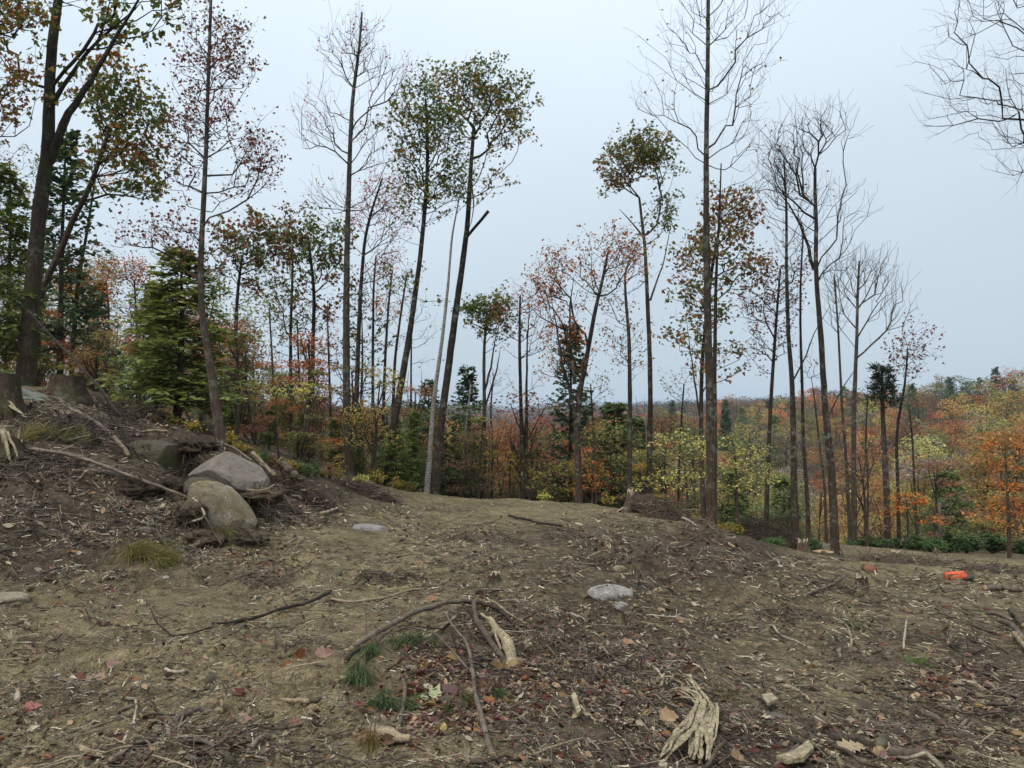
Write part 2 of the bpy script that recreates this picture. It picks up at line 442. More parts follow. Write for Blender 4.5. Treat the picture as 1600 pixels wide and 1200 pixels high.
def build_ground():
    az = np.radians(np.concatenate([np.linspace(-180, -62, 30)[:-1], np.linspace(-62, -39, 60)[:-1], np.linspace(-39, 39, 600)[:-1], np.linspace(39, 62, 60)[:-1], np.linspace(62, 180, 30)[:-1]]))
    rs = [0.25]
    while rs[-1] < 6500:
        r = rs[-1]
        q = np.clip(0.0011 * r, 0.0032, 0.0095) if 2.4 < r < 25 else (0.06 if r <= 2.4 else min(0.012 + (r - 25) * 0.0006, 0.05))
        rs.append(r * (1 + q))
    rs = np.array(rs)
    X = rs[:, None] * np.sin(az)[None]; Y = rs[:, None] * np.cos(az)[None]
    Z = H(X, Y)
    V = np.stack([X, Y, Z], -1).reshape(-1, 3)
    nr, na = X.shape
    i = np.arange(nr - 1)[:, None] * na; j = np.arange(na)[None]; j2 = (j + 1) % na
    q = np.stack([i + j, i + j2, i + na + j2, i + na + j], -1).reshape(-1, 4)[:, ::-1]
    c0 = np.array([[0, 0, H(np.zeros(1), np.zeros(1))[0]]])
    V = np.concatenate([V, c0]); ci = len(V) - 1
    fan = np.stack([np.full(na, ci), (np.arange(na) + 1) % na, np.arange(na)], -1)
    px, py, d = proj(V); r = np.hypot(V[:, 0], V[:, 1])
    b = brown(px, py) * (V[:, 1] > 0.5)
    b = np.where(r > 22, np.maximum(b, ss(22, 27, r)), b)
    col = np.stack([b, ss(21, 30, r), 0 * b], -1)
    me = mk_mesh('ground', V, [q, fan], M_SOIL, None, True, col)
    return link('ground', me, kind='structure')
build_ground()

# ------------------------------------------------------------------ trees
def resample(pts, rad, step):
    pts = np.asarray(pts, float); rad = np.asarray(rad, float)
    L = np.concatenate([[0], np.cumsum(np.linalg.norm(np.diff(pts, axis=0), axis=1))])
    n = max(4, int(L[-1] / step) + 1)
    s = np.linspace(0, L[-1], n)
    # smooth interpolation (Catmull-Rom like through a cubic blend of the polyline)
    out = np.stack([np.interp(s, L, pts[:, k]) for k in range(3)], -1)
    for _ in range(2):
        out[1:-1] = 0.25 * out[:-2] + 0.5 * out[1:-1] + 0.25 * out[2:]
    return out, np.interp(s, L, rad)

UP = np.array([0, 0, 1.0])
def grow(R, trunk, tr, attr, z0, bf=0.25, seg=0.3, wig=0.12, sag=0.14, tip=0.0055, twigs=2, twig_len=0.38, expo=2.3, minslope=0.3, twig_up=0.5):
    """branch skeleton: the trunk plus branches that reach every attractor, thickened like a pipe system"""
    T = len(trunk)
    pos = list(trunk); par = [-1] + list(range(T - 1)); istr = [True] * T
    L = np.concatenate([[0], np.cumsum(np.linalg.norm(np.diff(trunk, axis=0), axis=1))])
    cap = T + len(attr) * 14 + 10
    A = np.empty((cap, 3)); A[:T] = trunk
    PL = np.empty(cap); PL[:T] = L
    ok = np.zeros(cap, bool); ok[:T] = trunk[:, 2] >= z0
    if not ok.any(): ok[T - 1] = True
    n = T
    d0 = np.min(np.linalg.norm(attr[:, None] - trunk[None, ok[:T]], axis=2), axis=1)
    for a in attr[np.argsort(d0)]:
        v = a[None] - A[:n]; ds = np.linalg.norm(v, axis=1) + 1e-6
        sl = v[:, 2] / ds
        cost = ds * (1 + 2.2 * np.clip(minslope - sl, 0, 2)) + bf * PL[:n] + np.where(ok[:n], 0, 1e6)
        i = int(np.argmin(cost)); D = ds[i]
        if D < 0.06: continue
        k = int(min(13, max(1, round(D / seg))))
        mid = (A[i] + a) * 0.5 + np.array([0, 0, -sag * D]) + R.normal(0, wig * 0.35 * D ** 0.5 * seg, 3)
        p = i
        for t in np.arange(1, k + 1) / k:
            q = (1 - t) ** 2 * A[i] + 2 * t * (1 - t) * mid + t * t * a
            if t < 1: q = q + R.normal(0, wig * seg * 0.35, 3)
            A[n] = q; PL[n] = PL[p] + np.linalg.norm(q - A[p]); ok[n] = True
            par.append(p); istr.append(False); p = n; n += 1
            if n >= cap - 2: break
        if n >= cap - 2: break
    A = list(A[:n]); PL = PL[:n]
    nch = np.zeros(n, int)
    for i in range(1, n): nch[par[i]] += 1
    tw = [False] * n
    if twigs:
        for i in range(T, n):
            k = twigs if nch[i] == 0 else (1 if R.random() < 0.42 * twigs / 2 else 0)
            d = A[i] - A[par[i]]; d = d / (np.linalg.norm(d) + 1e-9)
            for _ in range(k):
                e = d * R.uniform(0.4, 1.1) + R.normal(0, 0.62, 3) + UP * twig_up * R.uniform(0.2, 1); e /= np.linalg.norm(e)
                l = twig_len * R.uniform(0.5, 1.3); p = i
                for s in (0.36, 0.7, 1.0):
                    q = A[i] + e * l * s + UP * 0.16 * l * s * s + R.normal(0, 0.05 * l, 3)
                    A.append(q); par.append(p); istr.append(False); tw.append(True); p = len(A) - 1
    A = np.array(A); N = len(A)
    par = np.array(par)
    acc = np.zeros(N); te = tip ** expo
    for i in range(N - 1, 0, -1):
        if acc[i] == 0: acc[i] = te
        acc[par[i]] += acc[i]
    r = acc ** (1 / expo)
    r[:T] = tr
    for i in range(T, N):
        r[i] = min(r[i], r[par[i]] * (0.62 if par[i] < T else 1.0))
    r = np.maximum(r, tip * 0.55)
    r[np.array(tw)] *= .62
    return A, par, r, np.array(istr), np.array(tw)

def chains_of(par, r, T, start):
    """lists of node indices, thickest child first"""
    N = len(par); ch = [[] for _ in range(N)]
    for i in range(1, N): ch[par[i]].append(i)
    return ch
def tree_meshes(name, sk, T, mats, bark_sides=10, limb_r=0.012):
    A, par, r, istr, tw = sk
    ch = chains_of(par, r, T, 0)
    g = Geo()
    fl = 1 + 0.22 * np.exp(-np.linspace(0, 1, T) * T * 0.22)
    g.tube(A[:T], r[:T] * fl, bark_sides, (False, True), rough=0.07)
    trunk = g.mesh(name + '_trunk', mats)
    limbs = []; fine = Geo()
    for i in range(T):
        for c in ch[i]:
            if c < T: continue
            gg = Geo() if r[c] > limb_r else fine
            stack = [(i, c)]
            while stack:
                p, k = stack.pop(); seq = [p, k]
                while ch[seq[-1]]:
                    kids = sorted(ch[seq[-1]], key=lambda q: -r[q])
                    for o in kids[1:]: stack.append((seq[-1], o))
                    seq.append(kids[0])
                rr = r[seq].copy(); rr[0] = min(rr[0], rr[1] * 1.25)
                m = rr.max()
                gg.tube(A[seq], rr, 7 if m > 0.05 else (5 if m > 0.018 else 3))
            if gg is not fine: limbs.append(gg.mesh(name + '_limb', mats))
    return trunk, limbs, (fine.mesh(name + '_twig', mats) if fine.n else None)

LEAF2 = np.array([[0, 0, 0], [.34, .36, .10], [.10, .55, .04], [0, 1, -.06], [-.10, .55, .04], [-.34, .36, .10]], float)  # broad leaf folded on its midrib
LEAF_F = [np.array([[0, 1, 2, 3], [0, 3, 4, 5]])]
STAR = np.array([[0, 0, 0], [.30, .10, .04], [.52, .38, .10], [.22, .46, .03], [.24, .74, .08], [0, 1, -.05], [-.24, .74, .08], [-.22, .46, .03], [-.52, .38, .10], [-.30, .10, .04]], float)
STAR_F = [np.array([[0, 1, 2, 3, 4, 5], [0, 5, 6, 7, 8, 9]])]
def leaves(R, P0, size, shape='leaf', upw=0.5, droop=0.35):
    n = len(P0)
    base, fc = (LEAF2, LEAF_F) if shape == 'leaf' else (STAR, STAR_F)
    d = R.normal(0, 1, (n, 3)); d[:, 2] = d[:, 2] * 0.5 - droop; d /= np.linalg.norm(d, axis=1)[:, None]
    nn = R.normal(0, 0.7, (n, 3)) + UP * upw
    x = np.cross(d, nn); x /= np.linalg.norm(x, axis=1)[:, None] + 1e-9
    z = np.cross(x, d)
    s = size * R.uniform(0.65, 1.25, n)
    V = P0[:, None] + s[:, None, None] * (base[None, :, 0:1] * x[:, None] + base[None, :, 1:2] * d[:, None] + base[None, :, 2:3] * z[:, None])
    k = len(base)
    F = [(f[None] + (np.arange(n) * k)[:, None, None]).reshape(-1, f.shape[1]) for f in fc]
    return V.reshape(-1, 3), F, k
PAL = {
 'green': [((.050,.072,.020),3), ((.075,.090,.024),2), ((.095,.085,.022),1.2), ((.13,.070,.022),.5)],
 'oak': [((.048,.066,.020),3), ((.080,.085,.024),2.0), ((.125,.080,.022),1.3), ((.15,.060,.020),.8)],
 'red': [((.095,.026,.024),3), ((.080,.032,.026),2), ((.11,.042,.028),1), ((.070,.050,.026),.8)],
 'rust': [((.200,.062,.020),3), ((.150,.045,.020),2), ((.115,.080,.026),1.3), ((.26,.095,.022),1)],
 'orange': [((.30,.110,.026),3), ((.24,.078,.022),2), ((.33,.16,.04),1), ((.16,.10,.03),.7)],
 'pink': [((.25,.075,.090),3), ((.20,.048,.060),2), ((.24,.11,.08),1)],
 'yellow': [((.21,.155,.036),3), ((.17,.14,.038),2), ((.17,.16,.038),1)],
 'pale': [((.27,.26,.085),3), ((.21,.215,.07),2), ((.30,.26,.08),1)],
 'olive': [((.110,.105,.030),3), ((.150,.125,.034),2), ((.075,.085,.026),1.4), ((.18,.11,.03),.8)],
 'brown': [((.15,.085,.045),3), ((.11,.070,.04),2), ((.19,.12,.06),1)],
 'mixed': [((.060,.075,.022),2.4), ((.13,.058,.026),1.4), ((.125,.085,.024),1.6), ((.11,.036,.027),.8)],
 'greenred': [((.055,.070,.022),3), ((.085,.075,.022),1.5), ((.105,.045,.026),1.2), ((.11,.036,.028),.7)],
}
def pick(R, pal, pts, k, patch=1.1):
    cols = np.array([c for c, w in PAL[pal]]); w = np.array([w for c, w in PAL[pal]], float); cw = np.cumsum(w / w.sum())
    nz_ = 0.5 + 0.5 * noise3(pts / patch + R.uniform(0, 50, 3), 3)
    u = np.clip(0.62 * nz_ + 0.38 * R.random(len(pts)) + R.normal(0, 0.08, len(pts)), 0, 0.999)
    u = np.argsort(np.argsort(u)) / len(u)      # even use of the palette
    c = cols[np.searchsorted(cw, u).clip(0, len(cols) - 1)] * R.uniform(1.3, 2.6, (len(pts), 1)) * R.uniform(0.93, 1.07, (len(pts), 3))
    return np.repeat(c, k, axis=0)

ALL_MESH = {}
def ellipsoid_pts(R, cx, rad, n, hollow=0.25):
    v = R.normal(0, 1, (n, 3)); v /= np.linalg.norm(v, axis=1)[:, None]
    u = (hollow ** 3 + (1 - hollow ** 3) * R.random(n)) ** (1 / 3)
    return cx + v * u[:, None] * rad

def hero(seed, name, label, cat, d, trunk, w0, w1, crowns, pal=None, nleaf=2.0, lsize=0.10, bark=(.075,.062,.052), mat=None, group=None, clear=None,
         bf=0.25, sag=0.14, tip=0.005, twigs=2, twig_len=0.38, wig=0.14, minslope=0.3, shape='leaf', patch=1.1, stems=(), snags=(), leafzone=None, twig_up=0.5, limb_r=0.014, bend=0.25):
    """one of the trees standing on the clearing's edge: photo pixels give the trunk line and crown, d its distance"""
    R = np.random.default_rng(seed)
    tp = np.array([P(x, y, d) for x, y in trunk])
    m = d / F_PX
    # the trunk keeps its own small lean in depth
    lean = R.normal(0, 0.02, 1)[0]
    h = tp[:, 2] - tp[0, 2]
    tp[:, 1] += lean * h + 0.10 * bend * np.sin(h / 2.1 + R.uniform(0, 6))
    gz = float(H(tp[0, 0], tp[0, 1]))
    base = np.array([tp[0, 0], tp[0, 1], min(gz, tp[0, 2])])
    tp = np.concatenate([[base - [0, 0, 0.15]], tp]) if tp[0, 2] > gz - 0.1 else np.concatenate([[tp[0] - [0, 0, .2]], tp])
    rr = np.interp(np.linspace(0, 1, len(tp)), [0, .12, 1], [w0 * 0.45 * m, w0 * 0.42 * m, w1 * 0.45 * m])
    tp, rr = resample(tp, rr, 0.28)
    tp = tp - base
    att = []
    for c in crowns:
        cx, cy, rx, ry, n = c[:5]
        o = P(cx, cy, d) - base; o[1] += lean * o[2] + (R.uniform(-.25, .25) * rx * m)
        rad = np.array([rx * m, max(rx, 0.6 * ry) * m * 0.9, ry * m])
        att.append(ellipsoid_pts(R, o, rad, int(n)))
    att = np.concatenate(att); att = att + R.normal(0, .12, att.shape)
    nz_ = noise3(att / (1.5 if pal and nleaf > 1 else 1.1) + seed * 3.7, seed) + R.normal(0, .12, len(att))
    keep = nz_ > np.quantile(nz_, .20); att = att[keep]          # gaps between the clumps of the crown
    z0 = (P(0, clear, d)[2] - base[2]) if clear else 0.35 * tp[-1, 2]
    extra = []
    sk = grow(R, tp, rr, att, z0, bf=bf, sag=sag, tip=tip, twigs=twigs, twig_len=twig_len, wig=wig, minslope=minslope, twig_up=twig_up)
    bm = mat or M_BARK
    tm, lm, fm = tree_meshes(name, sk, len(tp), [bm, M_CUT], limb_r=limb_r)
    root = thing(name, label, cat, base, group)
    link('trunk', tm, root, color=bark)
    for k, (pl, a, b) in enumerate(stems):
        q = np.array([P(x, y, d) for x, y in pl]) - base
        q[:, 1] += np.interp(q[:, 2], tp[:, 2], tp[:, 1]) - (q[0, 1] * 0 + 0) - (q[:, 1] * 1.0) + R.uniform(-.05, .05) + np.linspace(0, R.uniform(-.5, .5), len(q))
        q, r2 = resample(q, np.linspace(a * 0.5 * m, min(b, 6 if b > a else .7) * 0.5 * m, len(q)), 0.25)
        g = Geo(); g.tube(q + R.normal(0, 0.008, q.shape), r2, 7, (False, True), capmi=1, rough=0.08)
        link('limb', g.mesh('stem', [bm, M_CUT]), root, color=bark)
    for me in lm: link('limb', me, root, color=bark)
    if fm: link('twig', fm, root, color=bark, kind='stuff')
    if pal:
        A, par, r, istr, tw = sk
        site = A[tw] if tw.any() else A[len(tp):]
        if leafzone: 
            keep = leafzone(*proj(site + base)[:2]); site = site[R.random(len(site)) < keep]
        if shape == 'star': lsize *= .84; nleaf *= 1.25
        n = int(len(site) * nleaf * 1.1)
        if n > 0:
            s = site[R.integers(0, len(site), n)] + R.normal(0, 0.05 + lsize * 0.3, (n, 3))
            V, F, k = leaves(R, s, lsize, shape)
            link('crown', mk_mesh(name + '_crown', V, F, M_LEAF, None, False, pick(R, pal, s, k, patch)), root, kind='stuff')
    return root

DARK = (.050,.042,.037); BRN = (.085,.062,.048); GREY = (.090,.078,.066)
hero(1,'oak_tree','big dark double stemmed oak on the bank crest forking low against the sky','tree',15.0,
  [(42,592),(46,500),(52,420),(62,300),(72,244),(74,160),(77,75),(88,0),(97,-70)],31,12,
  [(-20,0,60,50,26),(95,-60,80,50,40),(180,45,24,22,16),(255,20,30,18,14),(120,110,26,16,10),(180,55,24,24,10),(250,-50,80,50,40),(12,90,36,24,10)],'oak',1.6,.15,DARK,M_BARK_MOSS,shape='star',clear=250,bf=.1,
  stems=[([(73,252),(88,226),(101,192),(124,161),(157,118),(180,80),(210,37),(240,0),(262,-40)],16,8),([(79,170),(90,148),(109,127),(150,71),(187,45),(214,26),(232,8)],9,5),([(150,71),(170,30),(185,-20)],4,3)])
hero(2,'maple_tree','leaning maple beside the double oak with green and orange leaves up top','tree',17.0,
  [(54,590),(58,480),(64,446),(90,405),(112,345),(142,292),(158,240),(172,200)],15,6,
  [(170,150,48,45,70),(205,190,45,55,60),(150,230,40,45,45),(190,260,50,40,45),(135,270,24,30,16),(225,300,35,20,20)],'oak',2.6,.13,BRN,shape='star',clear=330)
hero(3,'red_maple_tree','tall sparse red maple rooted on the bank above the boulders','tree',12.3,
  [(346,694),(341,660),(333,625),(330,600),(323,550),(312,505),(308,440),(310,356),(313,290),(315,225),(317,112),(319,0),(321,-90)],17,4,
  [(318,-40,30,40,26),(322,40,40,40,60),(300,110,38,30,40),(340,110,48,30,50),(310,180,45,25,40),(350,205,50,24,34),(280,225,40,25,34),(385,235,36,24,30),(330,270,80,25,70),(270,265,30,18,30),(240,375,45,18,40),(395,255,30,18,24),(345,60,30,50,30),(300,180,40,40,30),(280,380,40,22,22),(300,345,40,20,10),(385,280,30,16,14),(330,420,50,30,16)],'red',1.7,.075,GREY,clear=480,tip=.0035,limb_r=.010,minslope=.1,twig_len=.26)
hero(4,'broadleaf_tree','small round crowned tree behind the red maple with green leaves turning red','tree',22.0,
  [(366,640),(368,560),(370,500),(373,450),(380,400)],9,4,
  [(385,370,48,38,80),(350,400,30,35,30),(410,395,30,35,40),(380,430,45,30,30)],'greenred',2.5,.13,DARK,shape='star',clear=520)
hero(5,'broadleaf_tree','dark green tree with a forked stem left of the tall bare grey tree','tree',23.0,
  [(487,720),(488,640),(490,531),(492,456),(486,400),(482,370)],9,4,
  [(465,370,35,28,50),(505,385,45,35,60),(480,420,45,35,40),(520,420,28,28,30),(490,470,50,40,35),(475,540,30,24,16)],'greenred',2.3,.13,DARK,shape='star',clear=560)
hero(6,'broadleaf_tree','slim green leaved tree just left of the forked dark green tree','tree',24.0,
  [(456,720),(454,640),(453,512),(456,420),(455,385)],8,3,
  [(455,400,24,40,40),(440,460,32,40,40),(460,520,35,35,30),(425,440,20,28,16)],'green',2.2,.12,DARK,clear=600)
hero(7,'bare_tree','tall bare grey tree with whorls of leafless limbs left of the birch','tree',20.0,
  [(546,738),(543,660),(541,600),(541,450),(542,380),(544,319),(547,225),(551,150),(558,105),(563,60),(566,20)],15,3,
  [(565,55,22,40,40),(540,90,36,40,50),(575,110,40,50,50),(600,140,45,35,50),(640,130,24,30,24),(500,170,30,30,40),(505,215,36,24,40),(580,200,40,40,40),(600,250,40,24,30),(520,320,36,24,30),(590,320,24,20,14)],'pink',.22,.085,GREY,clear=340,tip=.0045,minslope=.4,twig_len=.5,sag=.08,twig_up=.9,wig=.16)
hero(8,'red_maple_tree','slim maple with faded pink leaves right behind the tall bare grey tree','tree',22.5,
  [(551,740),(556,660),(560,560),(564,470),(572,375),(584,330),(600,285)],11,3,
  [(598,310,28,35,60),(575,355,34,40,50),(615,360,34,35,50),(590,410,40,40,40),(625,300,20,20,16)],'pink',1.7,.085,DARK,clear=520,twig_up=.8,tip=.0045)
hero(9,'oak_tree','leaning dark oak with tiered green foliage between the bare grey tree and birch','tree',21.0,
  [(605,742),(616,660),(625,612),(634,560),(641,520),(648,470),(656,415),(663,350),(668,290),(669,240),(668,190),(666,160)],14,4,
  [(660,175,38,30,50),(650,210,45,35,55),(690,215,40,35,50),(665,265,50,35,60),(640,300,30,24,20),(690,310,45,30,50),(660,345,45,28,36),(640,425,35,30,24),(655,450,35,20,24),(700,270,30,30,24)],'green',1.7,.11,DARK,shape='star',clear=480)
hero(10,'birch_tree','white barked leaning birch at the crest beside the dark leaning oak','tree',21.0,
  [(666,772),(671,720),(676,644),(681,600),(689,550),(695,500),(700,456),(704,410),(706,375),(712,345),(720,305)],9.5,2,
  [(725,270,30,40,24),(700,300,24,24,10),(712,330,16,20,6)],'green',1.6,.09,(1,1,1),M_BIRCH,clear=370,stems=[])
hero(11,'oak_tree','tall leaning oak over the birch with broad green and bronze crown','tree',21.5,
  [(678,774),(683,720),(689,662),(700,580),(711,497),(718,445),(725,395),(731,345),(734,290),(737,244),(740,200)],16,6,
  [(705,145,36,34,70),(750,140,45,34,80),(795,160,34,36,60),(730,190,50,40,70),(790,210,38,36,60),(750,250,45,35,50),(712,280,24,20,20),(770,285,28,18,24)],'oak',2.0,.11,DARK,shape='star',clear=330,patch=1.6,
  stems=[([(729,372),(738,362),(748,351),(756,341),(764,333)],4.5,5),([(737,285),(742,320),(740,345),(733,362)],2.5,2.5)])
hero(12,'oak_tree','small green topped oak right of the birch with several upswept stems','tree',26.0,
  [(754,772),(757,737),(757,650),(756,570),(757,530),(760,500)],9,4,
  [(748,490,20,16,50),(775,490,22,18,60),(762,505,30,18,40),(790,520,14,18,14)],'green',2.6,.13,GREY,shape='star',clear=620,bf=.1,
  stems=[([(757,610),(768,570),(772,535),(780,505)],4,2),([(757,640),(778,575),(782,545)],3.5,2)])
hero(13,'maple_tree','slim twin stemmed maple with thin brownish pink leaves in the centre gap','tree',24.0,
  [(817,777),(815,680),(812,550),(812,500),(813,460)],9,3,
  [(815,480,20,30,40),(840,470,16,30,30),(800,520,24,30,30),(845,530,26,30,30),(815,590,36,30,24)],'pink',1.3,.08,DARK,clear=620,tip=.0045,twig_up=.8,
  stems=[([(822,776),(823,700),(823,600),(825,520),(828,450)],7,2.5)])
hero(14,'maple_tree','open crowned maple with rusty orange leaves and three rising stems','tree',20.0,
  [(905,792),(903,730),(902,662),(906,610),(915,569),(922,530),(928,494),(937,456),(945,425),(950,395)],13,4,
  [(870,430,28,30,50),(850,460,22,35,30),(880,480,36,35,40),(955,385,34,28,60),(935,440,34,34,40),(975,420,24,24,24),(895,530,50,30,34),(880,580,38,20,26),(915,410,24,24,20)],'rust',1.9,.10,DARK,clear=640,
  stems=[([(901,660),(893,620),(888,600),(877,561),(868,500),(862,460)],7,3),([(898,600),(892,540),(890,480),(897,430)],6,2.5)])
hero(15,'broadleaf_tree','pale grey slim tree in front of the dark hemlock with sparse mixed leaves','tree',22.0,
  [(983,770),(984,700),(984,625),(983,560),(981,510),(976,470),(975,430)],10,4,
  [(975,400,28,24,36),(1000,420,24,24,20),(960,470,30,30,26),(1000,500,30,30,26),(975,540,40,35,30),(1005,580,20,25,10)],'mixed',1.7,.10,GREY,clear=600,tip=.004)
hero(16,'oak_tree','tall oak with dense rounded dark green head standing alone against the sky','tree',23.0,
  [(1014,770),(1015,700),(1016,640),(1015,569),(1012,494),(1009,430),(1007,385),(1002,345),(998,310)],11,4,
  [(978,255,34,30,80),(1010,245,32,26,80),(1030,268,20,22,40),(965,280,26,20,40),(1000,285,36,20,50),(1036,322,17,11,20),(1020,350,26,12,18)],'oak',2.4,.11,BRN,shape='star',clear=400,patch=1.4,
  stems=[([(1015,470),(1030,430),(1042,390),(1050,345)],3.5,2),([(1006,375),(985,345),(968,325)],3.5,2)])
hero(17,'bare_tree','tallest bare tree with forking leafless limbs and brown lower trunk','tree',14.5,
  [(1112,828),(1112,740),(1112,662),(1110,600),(1109,550),(1107,450),(1106,375),(1106,280),(1107,187),(1110,75),(1111,0),(1112,-100)],18,5,
  [(1112,-50,60,50,40),(1160,20,50,45,50),(1200,20,28,40,24),(1180,110,30,45,40),(1060,60,40,40,40),(1080,30,35,40,30),(1050,120,50,30,40),(1025,85,28,20,16),(1020,160,30,12,14),(1130,130,30,40,24),(1150,190,36,36,30),(1080,200,24,24,18),(1165,230,30,24,14),(1090,240,14,14,6)],'brown',.05,.08,(.070,.055,.045),clear=260,tip=.0032,sag=.07,minslope=.5,twig_len=.42,bf=.12,twig_up=.8,wig=.2,limb_r=.012)
hero(18,'dead_tree','broken topped dark snag hugging the tallest bare tree','tree',15.2,
  [(1116,822),(1116,700),(1116,560),(1118,431),(1121,380),(1124,319),(1126,256)],9,2.2,
  [(1185,290,35,14,14),(1150,310,24,20,10),(1215,280,20,10,8),(1105,280,14,14,5)],None,0,.1,DARK,clear=370,tip=.0035,minslope=.1,twig_len=.35)
hero(19,'oak_tree','leafy oak just behind the tallest bare tree with green and russet tiers','tree',19.0,
  [(1098,800),(1096,720),(1095,644),(1097,560),(1105,480),(1115,400),(1125,350)],9,4,
  [(1140,335,30,24,44),(1160,345,16,16,14),(1090,405,26,30,34),(1130,390,36,26,34),(1155,430,36,26,50),(1090,450,30,26,34),(1115,480,40,24,34),(1085,540,32,24,30),(1110,575,40,20,20),(1150,495,30,16,16)],'mixed',2.3,.115,DARK,shape='star',clear=620,bf=.12,
  stems=[([(1095,660),(1085,600),(1080,560),(1072,500)],4,2)])
hero(20,'red_maple_tree','slim red maple right of the tallest bare tree with scarlet and rust leaves','tree',18.5,
  [(1197,826),(1199,740),(1204,617),(1210,524),(1214,470),(1218,420)],9,3,
  [(1185,460,30,24,40),(1220,450,30,26,40),(1180,490,30,18,30),(1235,480,26,24,24),(1165,545,36,10,24),(1215,530,40,24,24),(1250,430,18,20,14)],'red',1.9,.085,DARK,clear=600,minslope=.1)
hero(21,'bare_tree','dark straight tree near the brush pile with fine bare twigs up top','tree',17.8,
  [(1243,856),(1241,790),(1240,730),(1239,660),(1238,591),(1233,540),(1231,470),(1230,412),(1231,319),(1227,250)],13,3,
  [(1225,270,20,40,50),(1240,310,26,40,40),(1205,330,20,40,30),(1215,230,16,26,24),(1250,380,26,30,24)],'red',.18,.08,DARK,clear=430,tip=.0035,twig_len=.45,minslope=.6,sag=.05,twig_up=1,
  stems=[([(1237,600),(1258,560),(1266,520),(1290,480)],3,1.5)])
hero(22,'bare_tree','thin stem close beside the dark straight tree near the brush pile','tree',19.0,
  [(1264,836),(1260,760),(1254,690),(1251,600),(1247,520),(1246,440),(1250,360)],8,2.5,
  [(1250,340,22,40,34),(1240,420,22,35,20),(1262,300,16,30,20)],'red',.3,.08,DARK,clear=500,tip=.0035,minslope=.6,twig_len=.4,twig_up=1)
hero(23,'bare_tree','rough barked bare tree with a broad leafless crown on the low flat','tree',17.0,
  [(1305,874),(1303,810),(1300,749),(1296,700),(1291,655),(1288,600),(1285,540),(1282,490),(1277,430),(1277,390),(1279,340),(1276,300),(1277,260)],14,5,
  [(1285,200,34,28,60),(1250,215,35,28,50),(1315,235,26,30,40),(1225,250,30,30,40),(1275,250,40,30,40),(1310,290,28,30,30),(1230,300,30,30,30),(1320,340,26,24,24),(1210,225,16,16,14),(1205,270,16,24,14),(1315,400,26,18,16)],None,0,.1,DARK,M_BARK,clear=450,tip=.0045,twig_len=.45,minslope=.55,sag=.03,twig_up=1,wig=.2,limb_r=.012,
  stems=[([(1276,420),(1262,375),(1250,345),(1225,315),(1208,292)],6,3),([(1292,655),(1318,610),(1335,580),(1350,572)],2.5,1.2)])
hero(24,'bare_tree','pale bare tree with a fan of upswept twigs beyond the rough barked one','tree',22.0,
  [(1335,838),(1335,740),(1336,655),(1339,580),(1342,530),(1343,490),(1346,430),(1348,405)],10,3,
  [(1348,420,20,24,40),(1375,425,24,22,44),(1395,455,20,24,34),(1325,440,18,30,26),(1375,480,30,26,34),(1410,500,16,20,16),(1320,490,18,24,16)],None,0,.1,GREY,clear=570,tip=.0055,twig_len=.5,minslope=.75,sag=.02,twig_up=1.2,bf=.1,wig=.08)
hero(25,'bare_tree','slender bare tree leaning slightly beside the fan shaped pale one','tree',22.5,
  [(1328,838),(1326,786),(1322,700),(1317,640),(1313,560),(1310,500),(1304,430)],7,2.5,
  [(1300,430,16,26,30),(1318,440,16,26,20),(1300,480,20,30,20)],None,0,.1,GREY,clear=560,tip=.0045,minslope=.75,twig_len=.4,sag=.02,twig_up=1.2)
hero(26,'maple_tree','young tree with a small sparse maroon top above the right hillside','tree',24.0,
  [(1405,842),(1402,760),(1398,700),(1399,660),(1408,610),(1411,570),(1412,545)],7,2.5,
  [(1415,535,24,18,34),(1400,560,18,14,20),(1430,550,14,14,14),(1410,585,16,12,10)],'red',1.5,.12,DARK,clear=610,tip=.004,minslope=.15)
hero(27,'oak_tree','out of frame tree reaching in at the top left corner with reddish leaves','tree',14.0,
  [(-70,640),(-66,400),(-50,200),(-40,60),(-38,-60)],16,6,
  [(10,25,40,28,40),(0,130,36,24,30),(-30,190,40,30,30),(20,200,26,24,16),(0,0,50,30,24),(-60,-60,70,50,30)],'mixed',2.1,.11,DARK,shape='star',clear=360)
hero(28,'bare_tree','bare tree beyond the frame edge whose fine twigs reach into the upper right sky','tree',10.5,
  [(1752,1010),(1750,800),(1742,500),(1735,300),(1732,100),(1730,-150)],26,14,
  [(1560,20,60,40,50),(1510,60,50,35,44),(1600,90,60,40,40),(1500,130,46,24,40),(1540,170,60,24,50),(1480,185,40,16,26),(1560,225,40,24,30),(1620,180,60,40,30),(1590,270,30,16,14),(1520,40,60,50,30),(1700,-60,90,60,30)],None,0,.1,DARK,clear=420,tip=.0022,twigs=3,twig_len=.30,minslope=-.2,sag=-.02,twig_up=.4,limb_r=.010,wig=.3)
